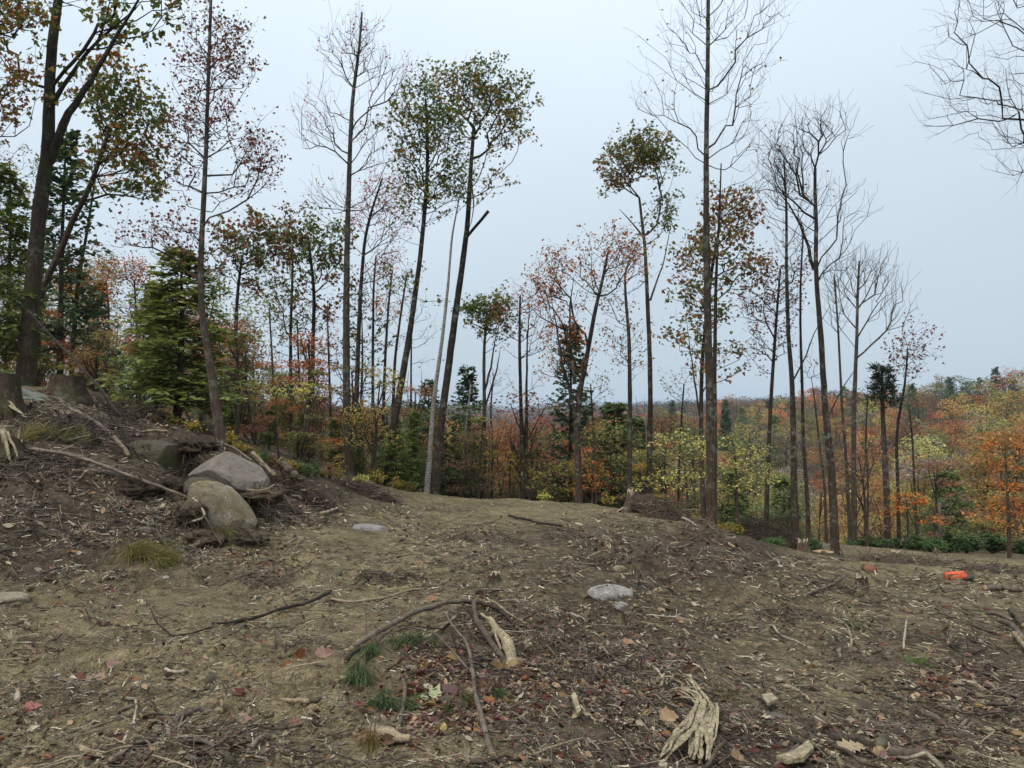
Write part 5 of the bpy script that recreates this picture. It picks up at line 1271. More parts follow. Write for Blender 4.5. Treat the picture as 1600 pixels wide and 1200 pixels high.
lay('branch','brown stick across the front of the yellowish boulder',[(318,805),(328,820),(336,836),(346,850)],3,3,C_MID,None,6,d=[8.95,8.9,8.9,8.85])
lay('branch','forked stick on the dark bank soil above the pine tuft',[(237,824),(250,836),(265,848),(285,862),(308,880)],4,6,C_GREY,[.02]*5,7,side=[(.75,1,.4,.22,.01),(.2,1,.1,.3,.008)])
lay('branch','small pale twig at the right foot of the grey boulder',[(386,765),(405,767),(420,763),(428,758)],3,2.5,C_PALE,None,5,d=[9.9,9.8,9.8,9.9])
lay('branch','dark stick leaning on the soil right of the boulders',[(434,756),(445,775),(455,790),(462,802)],4,4,C_MID,None,6,d=[10.6,10.5,10.4,10.3])
lay('branch','grey dead limb lying along the bank rim behind the grey boulder',[(352,694),(370,702),(388,716),(395,720)],4,4,C_GREY,None,6,d=[11.4,11.2,11,11])
lay('log','broken grey log end sticking out of the rim right of the grey boulder',[(395,708),(408,722),(418,732),(428,742)],9,9,(.2,.165,.13),None,8,'log',d=[11.9,11.7,11.6,11.5])
lay('log','mossy thick log on the rim beyond the broken grey log end',[(437,720),(450,732),(462,745)],14,15,(.12,.10,.07),None,9,'log',d=[12.6,12.5,12.4])
lay('branch','thin pale stick on the rim beyond the mossy thick log',[(394,707),(412,724),(424,740)],4,3,C_PALE,None,6,d=[11.5,11.4,11.3])
lay('branch','pale short log on the soil left of the birch foot',[(502,806),(515,803),(528,800)],6,5,C_BLEACH,[.03]*3,7)
# orange painted log ends
def painted(label, px, py, w, L, ang, col, seed):
    b = g1(px, py); d = np.linalg.norm(b - CAM); m = d / F_PX; r = w * .5 * m
    ro = thing('painted_log', label, 'log', b)
    t = np.linspace(0, 1, 7)[:, None]; e = np.array([math.cos(ang), math.sin(ang), .06]) * L * m
    g = Geo(); g.tube(e * t + UP * r * .55, np.linspace(r, r * .93, 7), 10, (False, True), rough=.08); link('bark', g.mesh('log_bark', M_BARK), ro, color=BRN)
    g = Geo(); g.tube(np.array([-.012, .25, .5, .72])[:, None] * e + UP * r * .55, np.array([r * .97, r * 1.04, r * 1.03, r * 1.0]), 12, (True, False), rough=.05)
    mm, tt, oo, NN = new_mat('spray_paint'); nn = noise(NN, NN('ShaderNodeTexCoord').outputs['Object'], 30, 4, .7)
    finish(NN, tt, oo, ramp(NN, nn, [(.3, tuple(c * .6 for c in col)), (.6, col)]), .7, nn, .01, .3)
    link('painted_end', g.mesh('log_paint', mm), ro)
painted('log end sprayed fluorescent orange lying on the low flat',1478,911,13,34,-.05,(.66,.12,.05),1)
painted('small curved log end with faded orange paint near the rough barked tree',1365,896,14,16,1.9,(.24,.10,.06),2)

# shredded pale wood in the right foreground
def shredded():
    b = g1(1085, 1130)
    ro = thing('shredded_wood', 'torn bundle of pale shredded wood strands in the right foreground', 'wood', b)
    R = np.random.default_rng(9)
    strands = [([(1095,1112),(1090,1135),(1080,1160),(1062,1185),(1045,1199)],16),([(1100,1113),(1098,1140),(1094,1165),(1092,1199)],20),([(1102,1112),(1110,1130),(1106,1150),(1099,1168)],10),([(1092,1118),(1080,1145),(1060,1170),(1038,1199)],11),
        ([(1103,1113),(1112,1128),(1112,1145),(1106,1165)],8),([(1105,1114),(1092,1100),(1078,1092),(1060,1085)],12),([(1098,1108),(1080,1098),(1058,1094),(1040,1096)],10),([(1070,1090),(1050,1090),(1030,1090),(1018,1084)],7),([(1085,1092),(1072,1082),(1058,1078)],9),
        ([(1036,1090),(1041,1082),(1044,1076)],10),([(1096,1105),(1082,1092),(1070,1082),(1062,1078)],6),([(1090,1120),(1088,1150),(1084,1180),(1082,1199)],14),([(1096,1120),(1100,1150),(1100,1180),(1101,1199)],12),([(1088,1125),(1070,1155),(1052,1178)],5),([(1100,1118),(1078,1108),(1055,1102)],6)]
    for pts, w in strands:
        q = np.array([g1(*p) for p in pts]); m = np.linalg.norm(q[0] - CAM) / F_PX
        q[:, 2] += .03 + .05 * np.sin(np.linspace(.4, 2.9, len(q))) + R.uniform(0, .03)
        for k in range(2 if w < 9 else 3):
            q2, rr = resample(q + R.normal(0, .008, q.shape) + [R.normal(0, w * m * .42), 0, R.uniform(0, .02)], np.interp(np.linspace(0, 1, len(q)), [0, .3, .8, 1], [.7, 1, .9, .35]) * w * m * R.uniform(.12, .27), .035)
            g = Geo(); g.tube(q2 - b + R.normal(0, .002, q2.shape), rr * (1 + R.normal(0, .1, len(rr))), 6, (True, True), rough=.22, squash=.34)
            link('strand', g.mesh('strand', M_PALE, False), ro, color=(1, 1, 1))
shredded()
lay('splintered_slab','bleached splintered slab standing in the leaf litter right of the twig heap',[(764,985),(776,998),(788,1013),(797,1030),(803,1046)],14,22,C_BLEACH,[.05,.05,.05,.04,.0],7,'wood',rough=.2,mat=M_PALE)
lay('splintered_slab','pale split lath beside the bleached splintered slab',[(752,975),(766,992),(783,1020)],6,5,C_BLEACH,[.05,.05,.03],5,'wood',rough=.2,mat=M_PALE)
def plate(name, label, corners, th, mat, col=None, cat='wood'):
    q = np.array([g1(*c) for c in corners]); b = q.mean(0); n = len(q)
    q = q - b; q[:, 2] = q[:, 2] * .6 + .06
    V = np.concatenate([q, q - [0, 0, th]]); i = np.arange(n); j = (i + 1) % n
    return link(name, mk_mesh(name, V, [i[None, :][:, ::-1], (i + n)[None], np.stack([i, j, j + n, i + n], -1)], mat, None, False), None, b, label, cat, color=col)
plate('wood_plate','flat tan plate of split wood at the lower right bottom edge',[(1213,1190),(1238,1184),(1264,1176),(1272,1186),(1256,1196),(1230,1199)],.02,M_PALE)
plate('wood_plate','upright pale splinter of wood left of the shredded bundle',[(893,1102),(899,1098),(908,1122),(902,1126)],.02,M_PALE)
plate('wood_plate','square flat fragment of weathered wood near the bottom right',[(1190,1106),(1206,1104),(1216,1112),(1200,1118)],.015,M_PALE)

# ------------------------------------------------------------------ pine sprigs, tufts and ground plants
def needles(R, org, dirv, n, L, spread, w, cols):
    e = dirv[None] + R.normal(0, spread, (n, 3)); e /= np.linalg.norm(e, axis=1)[:, None]
    o = org + R.normal(0, .004, (n, 3)); l = L * R.uniform(.7, 1.15, (n, 1))
    x = np.cross(e, R.normal(0, 1, (n, 3))); x /= np.linalg.norm(x, axis=1)[:, None]
    V = np.stack([o - x * w, o + e * l * .6 - x * w - UP * l * .08, o + e * l - UP * l * .22, o + e * l * .6 + x * w - UP * l * .08], 1).reshape(-1, 3)
    return V, np.repeat(np.array(cols)[R.integers(0, len(cols), n)] * R.uniform(.85, 1.5, (n, 1)), 4, 0)
GRN = [(.075,.105,.045), (.10,.13,.05), (.06,.085,.04)]; DRY = [(.14,.125,.035), (.18,.145,.045), (.10,.10,.035)]; RST = [(.22,.11,.05), (.18,.085,.04)]
def sprig(label, tufts, cols, seed, L=.12, n=70, cat='pine sprig', spread=.30, w=.0021):
    """a broken pine twig: one tuft of long needles at each listed pixel, pointing along (dx, dy) in pixels"""
    R = np.random.default_rng(seed); b = g1(*tufts[0][:2])
    ro = thing('pine_sprig', label, cat, b)
    for x, y, dx, dy, li in tufts:
        o = g1(x, y); o[2] += li; e = g1(x + dx, y + dy); e[2] += li * .3; v = e - o; k = np.linalg.norm(v); v = v / k
        V, C = needles(R, o - b, v + UP * .16, int(n * 1.4), L * 1.45, spread, w, cols)
        link('needle_tuft', mk_mesh('needle_tuft', V, [np.arange(len(V)).reshape(-1, 4)], M_NEEDLE, None, False, C), ro, kind='stuff')
        g = Geo(); s = o - b - v * .12 + UP * .015; g.tube(np.array([s, (s + o - b) / 2 + UP * .01, o - b]), [.004, .003, .0025], 5)
        link('stem', g.mesh('sprig_stem', M_STICK), ro, color=C_MID)
sprig('green pine sprig hanging at the left of the twig heap',[(560,1070,-16,26,.05),(552,1078,-18,22,.03),(568,1076,-6,26,.04),(578,1052,-10,28,.07),(584,1050,-4,30,.08),(590,1040,-8,26,.08)],GRN,51,.13,80)
sprig('green pine sprig drooping under the arching twig of the heap',[(612,1032,-4,26,.1),(630,1032,2,26,.1),(645,1030,4,28,.1),(655,1034,6,26,.1),(676,1028,6,22,.09),(640,1034,-2,30,.1)],GRN,52,.12,60)
sprig('green pine sprig in front of the pale green leaf',[(598,1104,-8,26,.04),(606,1108,2,28,.04),(590,1112,-14,20,.03)],GRN,53,.12,70)
sprig('small green pine sprig right of the red upright leaf',[(630,1106,18,18,.04),(634,1112,22,10,.03)],GRN,54,.11,60)
sprig('half browned pine sprig right of the pale green leaf',[(728,1096,0,26,.05),(722,1100,6,22,.04),(700,1115,-10,16,.02)],GRN + DRY,55,.10,50)
sprig('rust coloured pine tuft at the short splintered log',[(578,1160,-14,20,.03),(584,1164,-6,24,.02)],RST + DRY,56,.10,50)
sprig('dull green pine sprig in the litter right of the twig heap',[(776,1086,18,10,.02),(770,1084,20,14,.02)],GRN,57,.09,40)
sprig('dry olive pine bough at the edge of the dark bank',[(205,862,30,14,.1),(215,868,34,20,.1),(225,876,34,10,.08),(200,868,22,26,.08),(240,880,28,8,.06),(215,858,10,12,.1)],DRY,58,.24,90,spread=.4,w=.003)
sprig('second dry olive pine bough right of the first',[(248,886,24,8,.05),(255,880,20,14,.06),(240,890,26,10,.05)],DRY,59,.22,80,spread=.4,w=.003)
sprig('broom of bleached fibres on the olive soil at the left edge',[(18,1010,2,-18,.03),(22,1012,6,-18,.02)],[(.34,.29,.2),(.27,.22,.15)],60,.10,50,'fibre tuft')
sprig('bright green needle tuft near the purple leaf heap',[(1432,1046,10,-12,.01),(1438,1046,16,-8,.01),(1426,1046,14,-14,.01)],[(.08,.11,.03),(.10,.12,.035)],61,.14,70)
sprig('mossy green tuft on the rutted slope at right',[(1325,985,10,-6,.02),(1340,990,10,-8,.02)],[(.07,.085,.03)],62,.16,60)
sprig('yellowish bough lying in the bank litter above the level pole',[(40,690,20,-10,.05),(60,684,16,-14,.05),(30,696,14,-12,.05),(80,690,14,-10,.05)],DRY,63,.26,80,spread=.5,w=.003)
sprig('yellowish bough on the bank below the leaning pole',[(110,690,16,-10,.05),(95,700,14,-8,.05),(130,700,12,-10,.05)],DRY + GRN,64,.26,70,spread=.5,w=.003)
sprig('yellow green bough under the yellowish boulder',[(345,830,6,14,.08),(330,824,4,18,.08),(355,838,10,8,.06)],DRY,65,.20,80,spread=.4,w=.003)
def shrub(name, label, px, py, d, w, h, cols, seed, n=700, ls=.09, cat='shrub', pal=None, group=None):
    R = np.random.default_rng(seed); m = d / F_PX; b = P(px, py, d); b[2] = float(H(b[0], b[1]))
    ro = thing(name, label, cat, b, group); g = Geo(); sp = []
    for _ in range(26):
        a = R.uniform(0, 6.28); q = R.uniform(0, 1) ** .6
        e = np.array([math.cos(a) * q * w * .5 * m, math.sin(a) * q * w * .5 * m, h * m * R.uniform(.5, 1) * (1.1 - .5 * q)])
        p = np.array([[0, 0, -.03], e * [.3, .3, .55], e]); g.tube(p + R.normal(0, .01, p.shape), [.006, .004, .002], 3); sp += [p[1] + (p[2] - p[1]) * u for u in R.random(6)]
    link('stem', g.mesh('shrub_stem', M_STICK), ro, color=C_MID, kind='stuff')
    sp = np.array(sp); s = sp[R.integers(0, len(sp), n)] + R.normal(0, .07, (n, 3)) * max(.5, h * m)
    V, F, k = leaves(R, s, ls, 'leaf', upw=.9, droop=0)
    link('foliage', mk_mesh('shrub_leaf', V, F, M_LEAF, None, False, pick(R, pal, s, k, .3)), ro, kind='stuff')
PAL['fern'] = [((.045,.075,.028),3), ((.06,.095,.035),2)]
PAL['dkgreen'] = [((.030,.050,.022),3), ((.045,.066,.026),2), ((.07,.08,.03),1)]
shrub('shrub','small dense green shrub at the foot of the dark straight tree',1272,868,16.4,34,28,None,71,1100,.06,pal='dkgreen')
shrub('shrub','low blue green ground shrub below the brush pile',1205,858,16.2,60,12,None,72,900,.07,pal='fern')
for k, (x, y, d, w, h, pl, lab) in enumerate([(1420,850,21.5,60,28,'dkgreen','dark green rhododendron clump at the edge of the low flat behind the orange sapling'),(1460,852,21.2,56,26,'fern','lighter green clump right of the dark rhododendron clump'),(1510,855,21.5,56,32,'dkgreen','dark green clump midway between the orange saplings'),(1550,856,21.8,44,40,'dkgreen','tall dark clump in front of the orange layered sapling'),
    (1370,848,21.5,50,22,'dkgreen','green clump under the tuft topped pine'),(1340,845,22.0,40,18,'fern','green clump at the foot of the fan shaped pale tree'),(1595,858,21.4,30,30,'dkgreen','dark clump at the right end of the flat'),(1485,846,24.0,60,50,'dkgreen','bushy dark clump further back between the saplings'),
    (1165,800,21,60,34,'dkgreen','dark green shrub behind the brush pile'),(1045,800,20.5,50,26,'dkgreen','dark shrub left of the tallest bare tree'),(1080,806,19,40,18,'olive','ochre shrub at the foot of the tallest bare tree'),(1140,822,17,50,20,'olive','ochre undergrowth left of the brush pile')]):
    shrub('shrub', lab, x, y, d, w, h, None, 80 + k, 1500, .11, pal=pl)
for k in range(24):
    px = [360,372,385,398,410,425,440,455,468,480,492,505,515,528,300,270,240,180,565,590,620,640,850,950][k]; py = [700,712,715,722,735,730,745,748,755,758,765,768,772,774,680,668,658,630,776,778,780,776,792,796][k]
    d = [13,12.9,13.2,13,13.3,13.6,13.8,14,14.2,14.5,15,15.4,15.8,16.4,12.6,12.6,12.7,13.4,18,19,20,20.6,21.5,19.5][k]
    pl = ['pale','olive','fern','brown','yellow'][int(rng.integers(0, 5))]
    nm = {'pale':'pale yellow','olive':'olive','fern':'fresh green','brown':'brown withered','yellow':'yellow'}[pl]
    shrub('seedling', uniq(f'{nm} leafy seedling on the rim, {mark(px)}'), px, py, d, rng.uniform(20, 36), rng.uniform(14, 30), None, 120 + k, 190, .06, 'seedling', pl, 'leafy seedlings along the rim')
# brush piles of cut tops
def brush(label, px, py, d, w, h, seed, n=420, col=(.12,.085,.065)):
    R = np.random.default_rng(seed); m = d / F_PX; b = P(px, py, d) if label[:5] != 'loose' else g1(px, py); b[2] = float(H(b[0], b[1])); W = w * m * .5; Hh = h * m
    ro = thing('brush_pile', label, 'brush pile', b); g = Geo()
    for k in range(n):
        a = R.uniform(0, 6.28); q = R.random() ** .5; c = np.array([math.cos(a) * q * W, math.sin(a) * q * W * .7, 0])
        c[2] = Hh * (1 - q * q) * R.random(); c[2] += float(macro(b[0] + c[0], b[1] + c[1])) - b[2]
        e = R.normal(0, 1, 3) * [1, .8, .32]; e /= np.linalg.norm(e); L = W * R.uniform(.25, .8); r = min(1, W / .5) * R.choice([.004, .006, .01, .016], p=[.4, .35, .18, .07])
        t = np.linspace(-.5, .5, 5)[:, None]; p = c + e * L * t + R.normal(0, .03 * L, (5, 3))
        if k < min(14, n // 25):
            g2 = Geo(); g2.tube(p, np.linspace(.022, .013, 5) * min(1, W / .45), 6, (True, True), capmi=1, rough=.1); link('branch', g2.mesh('brush_branch', [M_STICK, M_CUT]), ro, color=jit(C_GREY))
        else: g.tube(p, np.linspace(r, r * .4, 5), 3)
    link('twig', g.mesh('brush_twig', M_STICK), ro, color=col, kind='stuff')
brush('reddish brown pile of cut brush between the tallest bare tree and the dark straight tree',1196,848,18,120,44,91,700)
brush('low tangle of torn roots and twigs along the rim right of the boulders',470,782,12.6,120,26,92,420)
brush('tangle of sticks on the rim left of the birch',570,786,15.5,110,20,93,380)
brush('low scatter of cut twigs at the far edge of the low flat',1400,872,16.5,170,12,94,360,(.16,.125,.09))
brush('scatter of grey twigs by the right end of the low flat',1545,885,14.5,110,12,95,240,(.16,.125,.1))

brush('tangle of torn roots running down the ridge from the torn stump',1042,818,16.0,96,40,101,420,(.15,.11,.085))
brush('tangle of bleached roots and sticks above the split slab',1100,846,12.9,110,36,102,420,(.22,.17,.125))
brush('tangle of thin dead branches on the bank above the sloping poles',160,690,10.6,190,34,103,300,(.12,.095,.075))
brush('tangle of twigs beside the broken stump low on the bank',60,765,9.3,150,18,104,220,(.13,.10,.08))
brush('loose brush on the bank top between the stump and the mossy boulder',215,655,12.0,130,28,105,240,(.11,.085,.065))
brush('brush and roots around the foot of the grey boulder',430,775,11.0,90,20,106,200,(.13,.10,.08))
brush('scatter of fine twigs over the pine sprigs of the heap',690,1030,4.95,190,42,107,150,(.10,.08,.062))
for i, (x, y, d, rx, rz) in enumerate([(318,842,9.0,30,14),(392,842,9.15,26,12),(410,775,10.1,34,12),(296,800,9.1,24,16)]):
    root_mat('earth_clump', ['earth banked against the front of the yellowish boulder','earth banked at the right foot of the yellowish boulder','earth banked under the right tip of the grey boulder','earth slumped on the left side of the yellowish boulder'][i], x, y, d, rx, rz, 110 + i, (.085, .066, .045))

PATCH = [(845,905,'left of the white flat rock'),(1010,868,'between the white flat rock and the split slab'),(890,842,'on the crest strip beyond the white flat rock'),(700,925,'beyond the twig heap'),(1245,965,'on the slope below the dark split stub'),(1480,1010,'above the purple leaf heap'),(1350,1035,'above the short grey log'),
 (300,1180,'at the bottom edge by the long bent grey stick'),(205,1090,'left of the straight pale stick'),(1130,985,'on the slope below the small white stone'),(610,905,'beyond the long pale thin stick'),(850,1010,'right of the bleached splintered slab'),(960,1060,'above the shredded wood'),(1220,1095,'around the pale twisted stick'),
 (1440,1130,'above the barky bottom right logs'),(900,1160,'below the upright pale splinter'),(470,1010,'left of the crooked barky branch'),(90,1010,'right of the broom of fibres'),(400,905,'below the yellowish boulder'),(760,845,'near the pale half buried rock'),(1320,920,'beyond the dark split stub'),(1540,1050,'below the right edge poles')]
for i, (x, y, w_) in enumerate(PATCH):
    dd = float(np.linalg.norm(g1(x, y) - CAM))
    R = np.random.default_rng(900 + i)
    brush('loose patch of twigs and bark ' + w_, x, y, dd, R.uniform(90, 150), R.uniform(7, 14), 910 + i, 85, tuple(np.array([.14, .11, .085]) * R.uniform(.6, 1.5)))

# ------------------------------------------------------------------ litter: the larger pieces one by one, the rest as loose cover
LM = [('the twig heap',690,1035),('the shredded wood bundle',1085,1130),('the white flat rock',955,935),('the bright orange log end',1495,907),('the yellowish boulder',345,810),('the dry pine bough',225,875),('the dark forked stick',420,965),('the pale half buried rock',575,825),
 ('the torn root stump',990,790),('the tan oak leaf',1330,1178),('the short splintered log',605,1160),('the long bent grey stick',240,1160),('the purple leaf heap',1480,1075),('the split slab',1115,847),('the little split stub',1347,940),('the birch foot',670,775),
 ('the straight pale stick',440,1097),('the pale sandy rock',15,945),('the level pole',70,724),('the broken stump',20,735),('the sloping poles',200,745),('the low cut stump',1287,885),('the short grey log',1325,1083),('the green needle tuft',1435,1045),('the broom of fibres',20,1010),
 ('the bleached splintered slab',785,1015),('the upright pale splinter',900,1110),('the right edge poles',1570,985),('the barky bottom logs',1400,1185),('the rusty maple foot',905,795)]
def near(px, py):
    k = min(LM, key=lambda l: (l[1] - px) ** 2 + ((l[2] - py) * 1.7) ** 2); dx, dy = px - k[1], (py - k[2]) * 1.7
    return ('right of ' if dx > 0 else 'left of ') + k[0] if abs(dx) > abs(dy) else ('in front of ' if dy > 0 else 'beyond ') + k[0]
HERO_ZONE = []
def ground_px(n, y0=795, y1=1275, seed=0, weight=None, x0=-60, x1=1660):
    R = np.random.default_rng(seed); out = []
    while sum(map(len, out)) < n:
        px = R.uniform(x0, x1, n * 2); py = y0 + (y1 - y0) * R.random(n * 2)
        top = np.interp(px, [-60,0,150,250,345,430,520,650,900,1060,1150,1300,1700], [612,612,628,652,700,744,760,777,792,820,862,874,868])
        py = np.where(px < 640, np.maximum(top, np.where(R.random(n * 2) < .22, R.uniform(610, 850, n * 2), py)), py)
        ok = py > top
        ok &= R.random(n * 2) < np.clip(.62 + .75 * fbm2(px / 95, py / 38, 3, 77), .1, 1)     # debris lies in drifts
        if weight is not None: ok &= R.random(n * 2) < weight(px, py)
        out.append(np.stack([px[ok], py[ok]], -1))
    return np.concatenate(out)[:n]
def frames(R, pts, flat=.25):
    """an orthonormal frame per point: x along the piece, z near the ground normal"""
    n = len(pts); nn = normal(pts[:, 0], pts[:, 1]) + R.normal(0, flat, (n, 3)); nn /= np.linalg.norm(nn, axis=1)[:, None]
    a = R.uniform(0, 6.283, n); kx = proj(pts)[0]
    a = np.where((kx > 840) & (R.random(n) < .62), -1.05 + R.normal(0, .38, n), a); x = np.stack([np.cos(a), np.sin(a), 0 * a], -1); x -= (x * nn).sum(1)[:, None] * nn; x /= np.linalg.norm(x, axis=1)[:, None]
    return x, np.cross(nn, x), nn
def stick_var(seed, bend, knob):
    R = np.random.default_rng(seed); n = 9; t = np.linspace(-.5, .5, n)
    p = np.stack([t, np.cumsum(R.normal(0, bend, n)) * .12, np.cumsum(R.normal(0, bend, n)) * .05], -1); p -= p.mean(0)
    g = Geo(); g.tube(p, .015 * (1 + R.normal(0, .12, n)) * np.linspace(1.1, .7, n), 6, (True, True), capmi=1, rough=.12)
    if knob:
        i = R.integers(2, 6); q = p[i]; e = np.array([.6, R.choice([-1, 1]) * .8, .35]); g.tube(np.array([q, q + e * .09, q + e * .17 + R.normal(0, .01, 3)]), [.010, .008, .005], 5)
    return g.mesh('stick', [M_STICK, M_CUT])
def chip_var(seed):
    R = np.random.default_rng(seed); n = 5; t = np.linspace(-.5, .5, n); w = np.array([.03, .10, .12, .09, .015]) * R.uniform(.6, 1.3, n)
    y = np.cumsum(R.normal(0, .02, n)); z = np.cumsum(R.normal(0, .02, n)); h = .035 * R.uniform(.6, 1.2, n)
    V = np.concatenate([np.stack([t, y - w, z - h], -1), np.stack([t, y + w, z - h * .8], -1), np.stack([t, y + w * .7, z + h], -1), np.stack([t, y - w * .8, z + h * .9], -1)])
    F = []
    for i in range(n - 1):
        for a, b in ((0, 1), (1, 2), (2, 3), (3, 0)): F.append([a * n + i, b * n + i, b * n + i + 1, a * n + i + 1])
    return mk_mesh('chip', V, [F], M_PALE_O, None, False)
M_PALE_O = m_wood('chip_wood', (.55,.5,.45), (1.25,1.2,1.1), 40, (1, 1, 1), obcol=True)
def leaf_outline(kind):
    if kind == 'oak':
        h = [(0,0),(.10,.05),(.20,.16),(.12,.24),(.30,.36),(.17,.43),(.38,.58),(.20,.64),(.30,.80),(.10,.84),(0,1)]
    elif kind == 'maple':
        h = [(0,0),(.18,-.02),(.30,.08),(.44,.15),(.38,.27),(.47,.44),(.35,.46),(.25,.54),(.24,.70),(.12,.76),(0,1)]
    else:
        h = [(0,0),(.14,.10),(.24,.25),(.30,.42),(.28,.58),(.20,.76),(.09,.90),(0,1)]
    return np.array(h)
def litter_leaf(seed, kind):
    R = np.random.default_rng(seed); h = leaf_outline(kind); n = len(h)
    mid = np.stack([np.zeros(n), h[:, 1]], -1); L = h * [-1, 1] * [R.uniform(.8, 1.1), 1]
    v2 = np.concatenate([h, mid, L]); cu, tw, fo = R.uniform(-1.2, 1.6), R.normal(0, .9), R.uniform(.1, 1.1)
    z = fo * np.abs(v2[:, 0]) + cu * (v2[:, 1] - .5) ** 2 + tw * v2[:, 0] * (v2[:, 1] - .4) + R.normal(0, .02, len(v2))
    z = z - np.quantile(z, .15)
    V = np.stack([v2[:, 1] - .5, v2[:, 0], z], -1); F = []
    for i in range(n - 1): F += [[i, i + 1, n + i + 1, n + i], [n + i, n + i + 1, 2 * n + i + 1, 2 * n + i]]
    return V, np.array(F)
def leaf_mesh(seed, kind):
    V, F = litter_leaf(seed, kind); R = np.random.default_rng(seed)
    return mk_mesh('leaf', V, [F], M_LITTER, None, False, R.uniform(.8, 1.15, (len(V), 1)) * np.ones(3))
STK = [stick_var(500 + i, [.25, .4, .7, 1.1][i % 4], i % 3 == 0) for i in range(12)]
CHP = [chip_var(520 + i) for i in range(10)]
LVS = [leaf_mesh(540 + i, ['oak', 'beech', 'beech', 'maple', 'beech'][i % 5]) for i in range(15)]
STN = []
for i in range(7):
    v, f = ICO1; R = np.random.default_rng(560 + i); v2, f2 = ico(2)
    STN.append(mk_mesh('stone', v2 * (1 + .2 * noise3(v2 * 1.2 + i * 9, i) + .08 * noise3(v2 * 3, i))[:, None] * R.uniform(.6, 1.1, 3), [f2], RK_O if i else (RK_O := m_rock('pebble', (.20, .17, .125), (.28, .26, .22), .3, None, (.12, .10, .07)))))
def place(o, p, x, y, z, sc, lift=0.0):
    M = Matrix(((x[0], y[0], z[0], p[0]), (x[1], y[1], z[1], p[1]), (x[2], y[2], z[2], p[2] + lift), (0, 0, 0, 1)))
    o.matrix_world = M @ Matrix.Diagonal((*sc, 1))
def scatter(name, cat, group, n, seed, meshes, size, colors, label, weight=None, thick=(1, 1), flat=.2, lift=.3, y0=800):
    R = np.random.default_rng(seed); px = ground_px(n, y0, 1275, seed, weight); pts = G(px[:, 0], px[:, 1]); x, y, z = frames(R, pts, flat)
    for i in range(n):
        cn, c = colors[R.integers(0, len(colors))]; s = size[0] + (size[1] - size[0]) * R.random() ** 1.15; t = R.uniform(*thick)
        kx, ky = px[i]; b = float(brown(kx, ky)); soil = 'dark litter' if b > .45 else 'olive soil'
        lab = label(R, cn, s, soil, near(kx, ky))
        o = link(name, meshes[R.integers(0, len(meshes))], None, None, uniq(lab), cat, group, color=tuple(np.array(c) * R.uniform(.75, 1.25)))
        place(o, pts[i], x[i], y[i], z[i], (s, s * t, s * t), lift * s * t)
szw = lambda s, a, b: 'short' if s < a else ('long' if s > b else 'middling')
scatter('stick', 'stick', 'loose sticks littered over the clearing', 290, 21, STK, (.13, .62), [('pale', C_PALE), ('grey', C_GREY), ('dark', C_DARK), ('brown', C_MID), ('grey', C_GREY), ('brown', C_MID), ('bleached', C_BLEACH)],
        lambda R, c, s, soil, nr: f'{szw(s, .28, .45)} {c} stick on the {soil} {nr}', lambda x, y: .25 + .75 * brown(x, y), (.5, 1.25), .12, .018)
scatter('wood_chip', 'wood chip', 'chips of split wood in the soil', 250, 22, CHP, (.07, .19), [('pale', (.40,.33,.22)), ('tan', (.30,.22,.13)), ('bleached', (.48,.43,.34)), ('greyish', (.24,.20,.16))],
        lambda R, c, s, soil, nr: f'{szw(s, .10, .15)} {c} wood chip on the {soil} {nr}', lambda x, y: .4 + .6 * brown(x, y), (.7, 1.3), .3, .03, 840)
LC = [('dull red', (.13,.042,.032)), ('maroon', (.080,.030,.028)), ('tan', (.28,.19,.115)), ('brown', (.12,.072,.046)), ('pinkish', (.25,.15,.12)), ('ochre', (.22,.14,.06)), ('orange', (.25,.11,.05)), ('pale cream', (.36,.30,.21))]
lw = lambda x, y: .06 + .16 * brown(x, y) + .9 * np.exp(-(((x - 720) / 130) ** 2 + ((y - 1070) / 70) ** 2)) + .7 * np.exp(-(((x - 1485) / 60) ** 2 + ((y - 1070) / 30) ** 2)) + .6 * np.exp(-(((x - 400) / 60) ** 2 + ((y - 875) / 25) ** 2))
scatter('fallen_leaf', 'leaf', 'fallen autumn leaves on the ground', 295, 23, LVS, (.045, .115), LC, lambda R, c, s, soil, nr: f'{"curled" if R.random() < .5 else "crumpled"} {c} leaf on the {soil} {nr}', lambda x, y: np.clip(lw(x, y) * .55 + 1.2 * np.exp(-(((x - 700) / 105) ** 2 + ((y - 1065) / 55) ** 2)) - .02, 0, 1), (.8, 1.15), .6, .05, 830)
scatter('stone', 'stone', 'small stones in the soil', 70, 24, STN, (.014, .042), [('grey', (1, 1, 1)), ('tan', (1.1, 1, .8))], lambda R, c, s, soil, nr: f'{szw(s, .026, .04)} {c} stone in the {soil} {nr}', None, (.7, 1.1), .3, .1, 850)
def one_leaf(label, px, py, size, kind, col, ang, tilt=0.0, seed=1):
    p = g1(px, py); me = leaf_mesh(seed, kind); o = link('fallen_leaf', me, None, None, label, 'leaf', None, color=tuple(np.array(col) * .55 + .12 * np.mean(col) + .03))
    z = normal(np.array([p[0]]), np.array([p[1]]))[0] + np.array([0, -.25 - tilt, 0]); z /= np.linalg.norm(z)
    x = np.array([math.cos(ang), math.sin(ang), 0]); x -= (x @ z) * z; x /= np.linalg.norm(x)
    place(o, p, x, np.cross(z, x), z, (size, size, size * .6), .025)
one_leaf('big pale yellow green maple leaf in front of the pine sprigs',678,1098,.155,'maple',(.46,.48,.20),1.2,.2,611)
one_leaf('big tan oak leaf lying flat near the bottom right',1328,1180,.155,'oak',(.46,.31,.15),3.3,.1,612)
one_leaf('golden yellow leaf caught in the shredded wood',1084,1120,.11,'beech',(.30,.22,.035),1.4,.4,613)
one_leaf('tan and yellow curled maple leaf left of the shredded wood',1050,1123,.12,'maple',(.45,.27,.10),.4,.3,614)
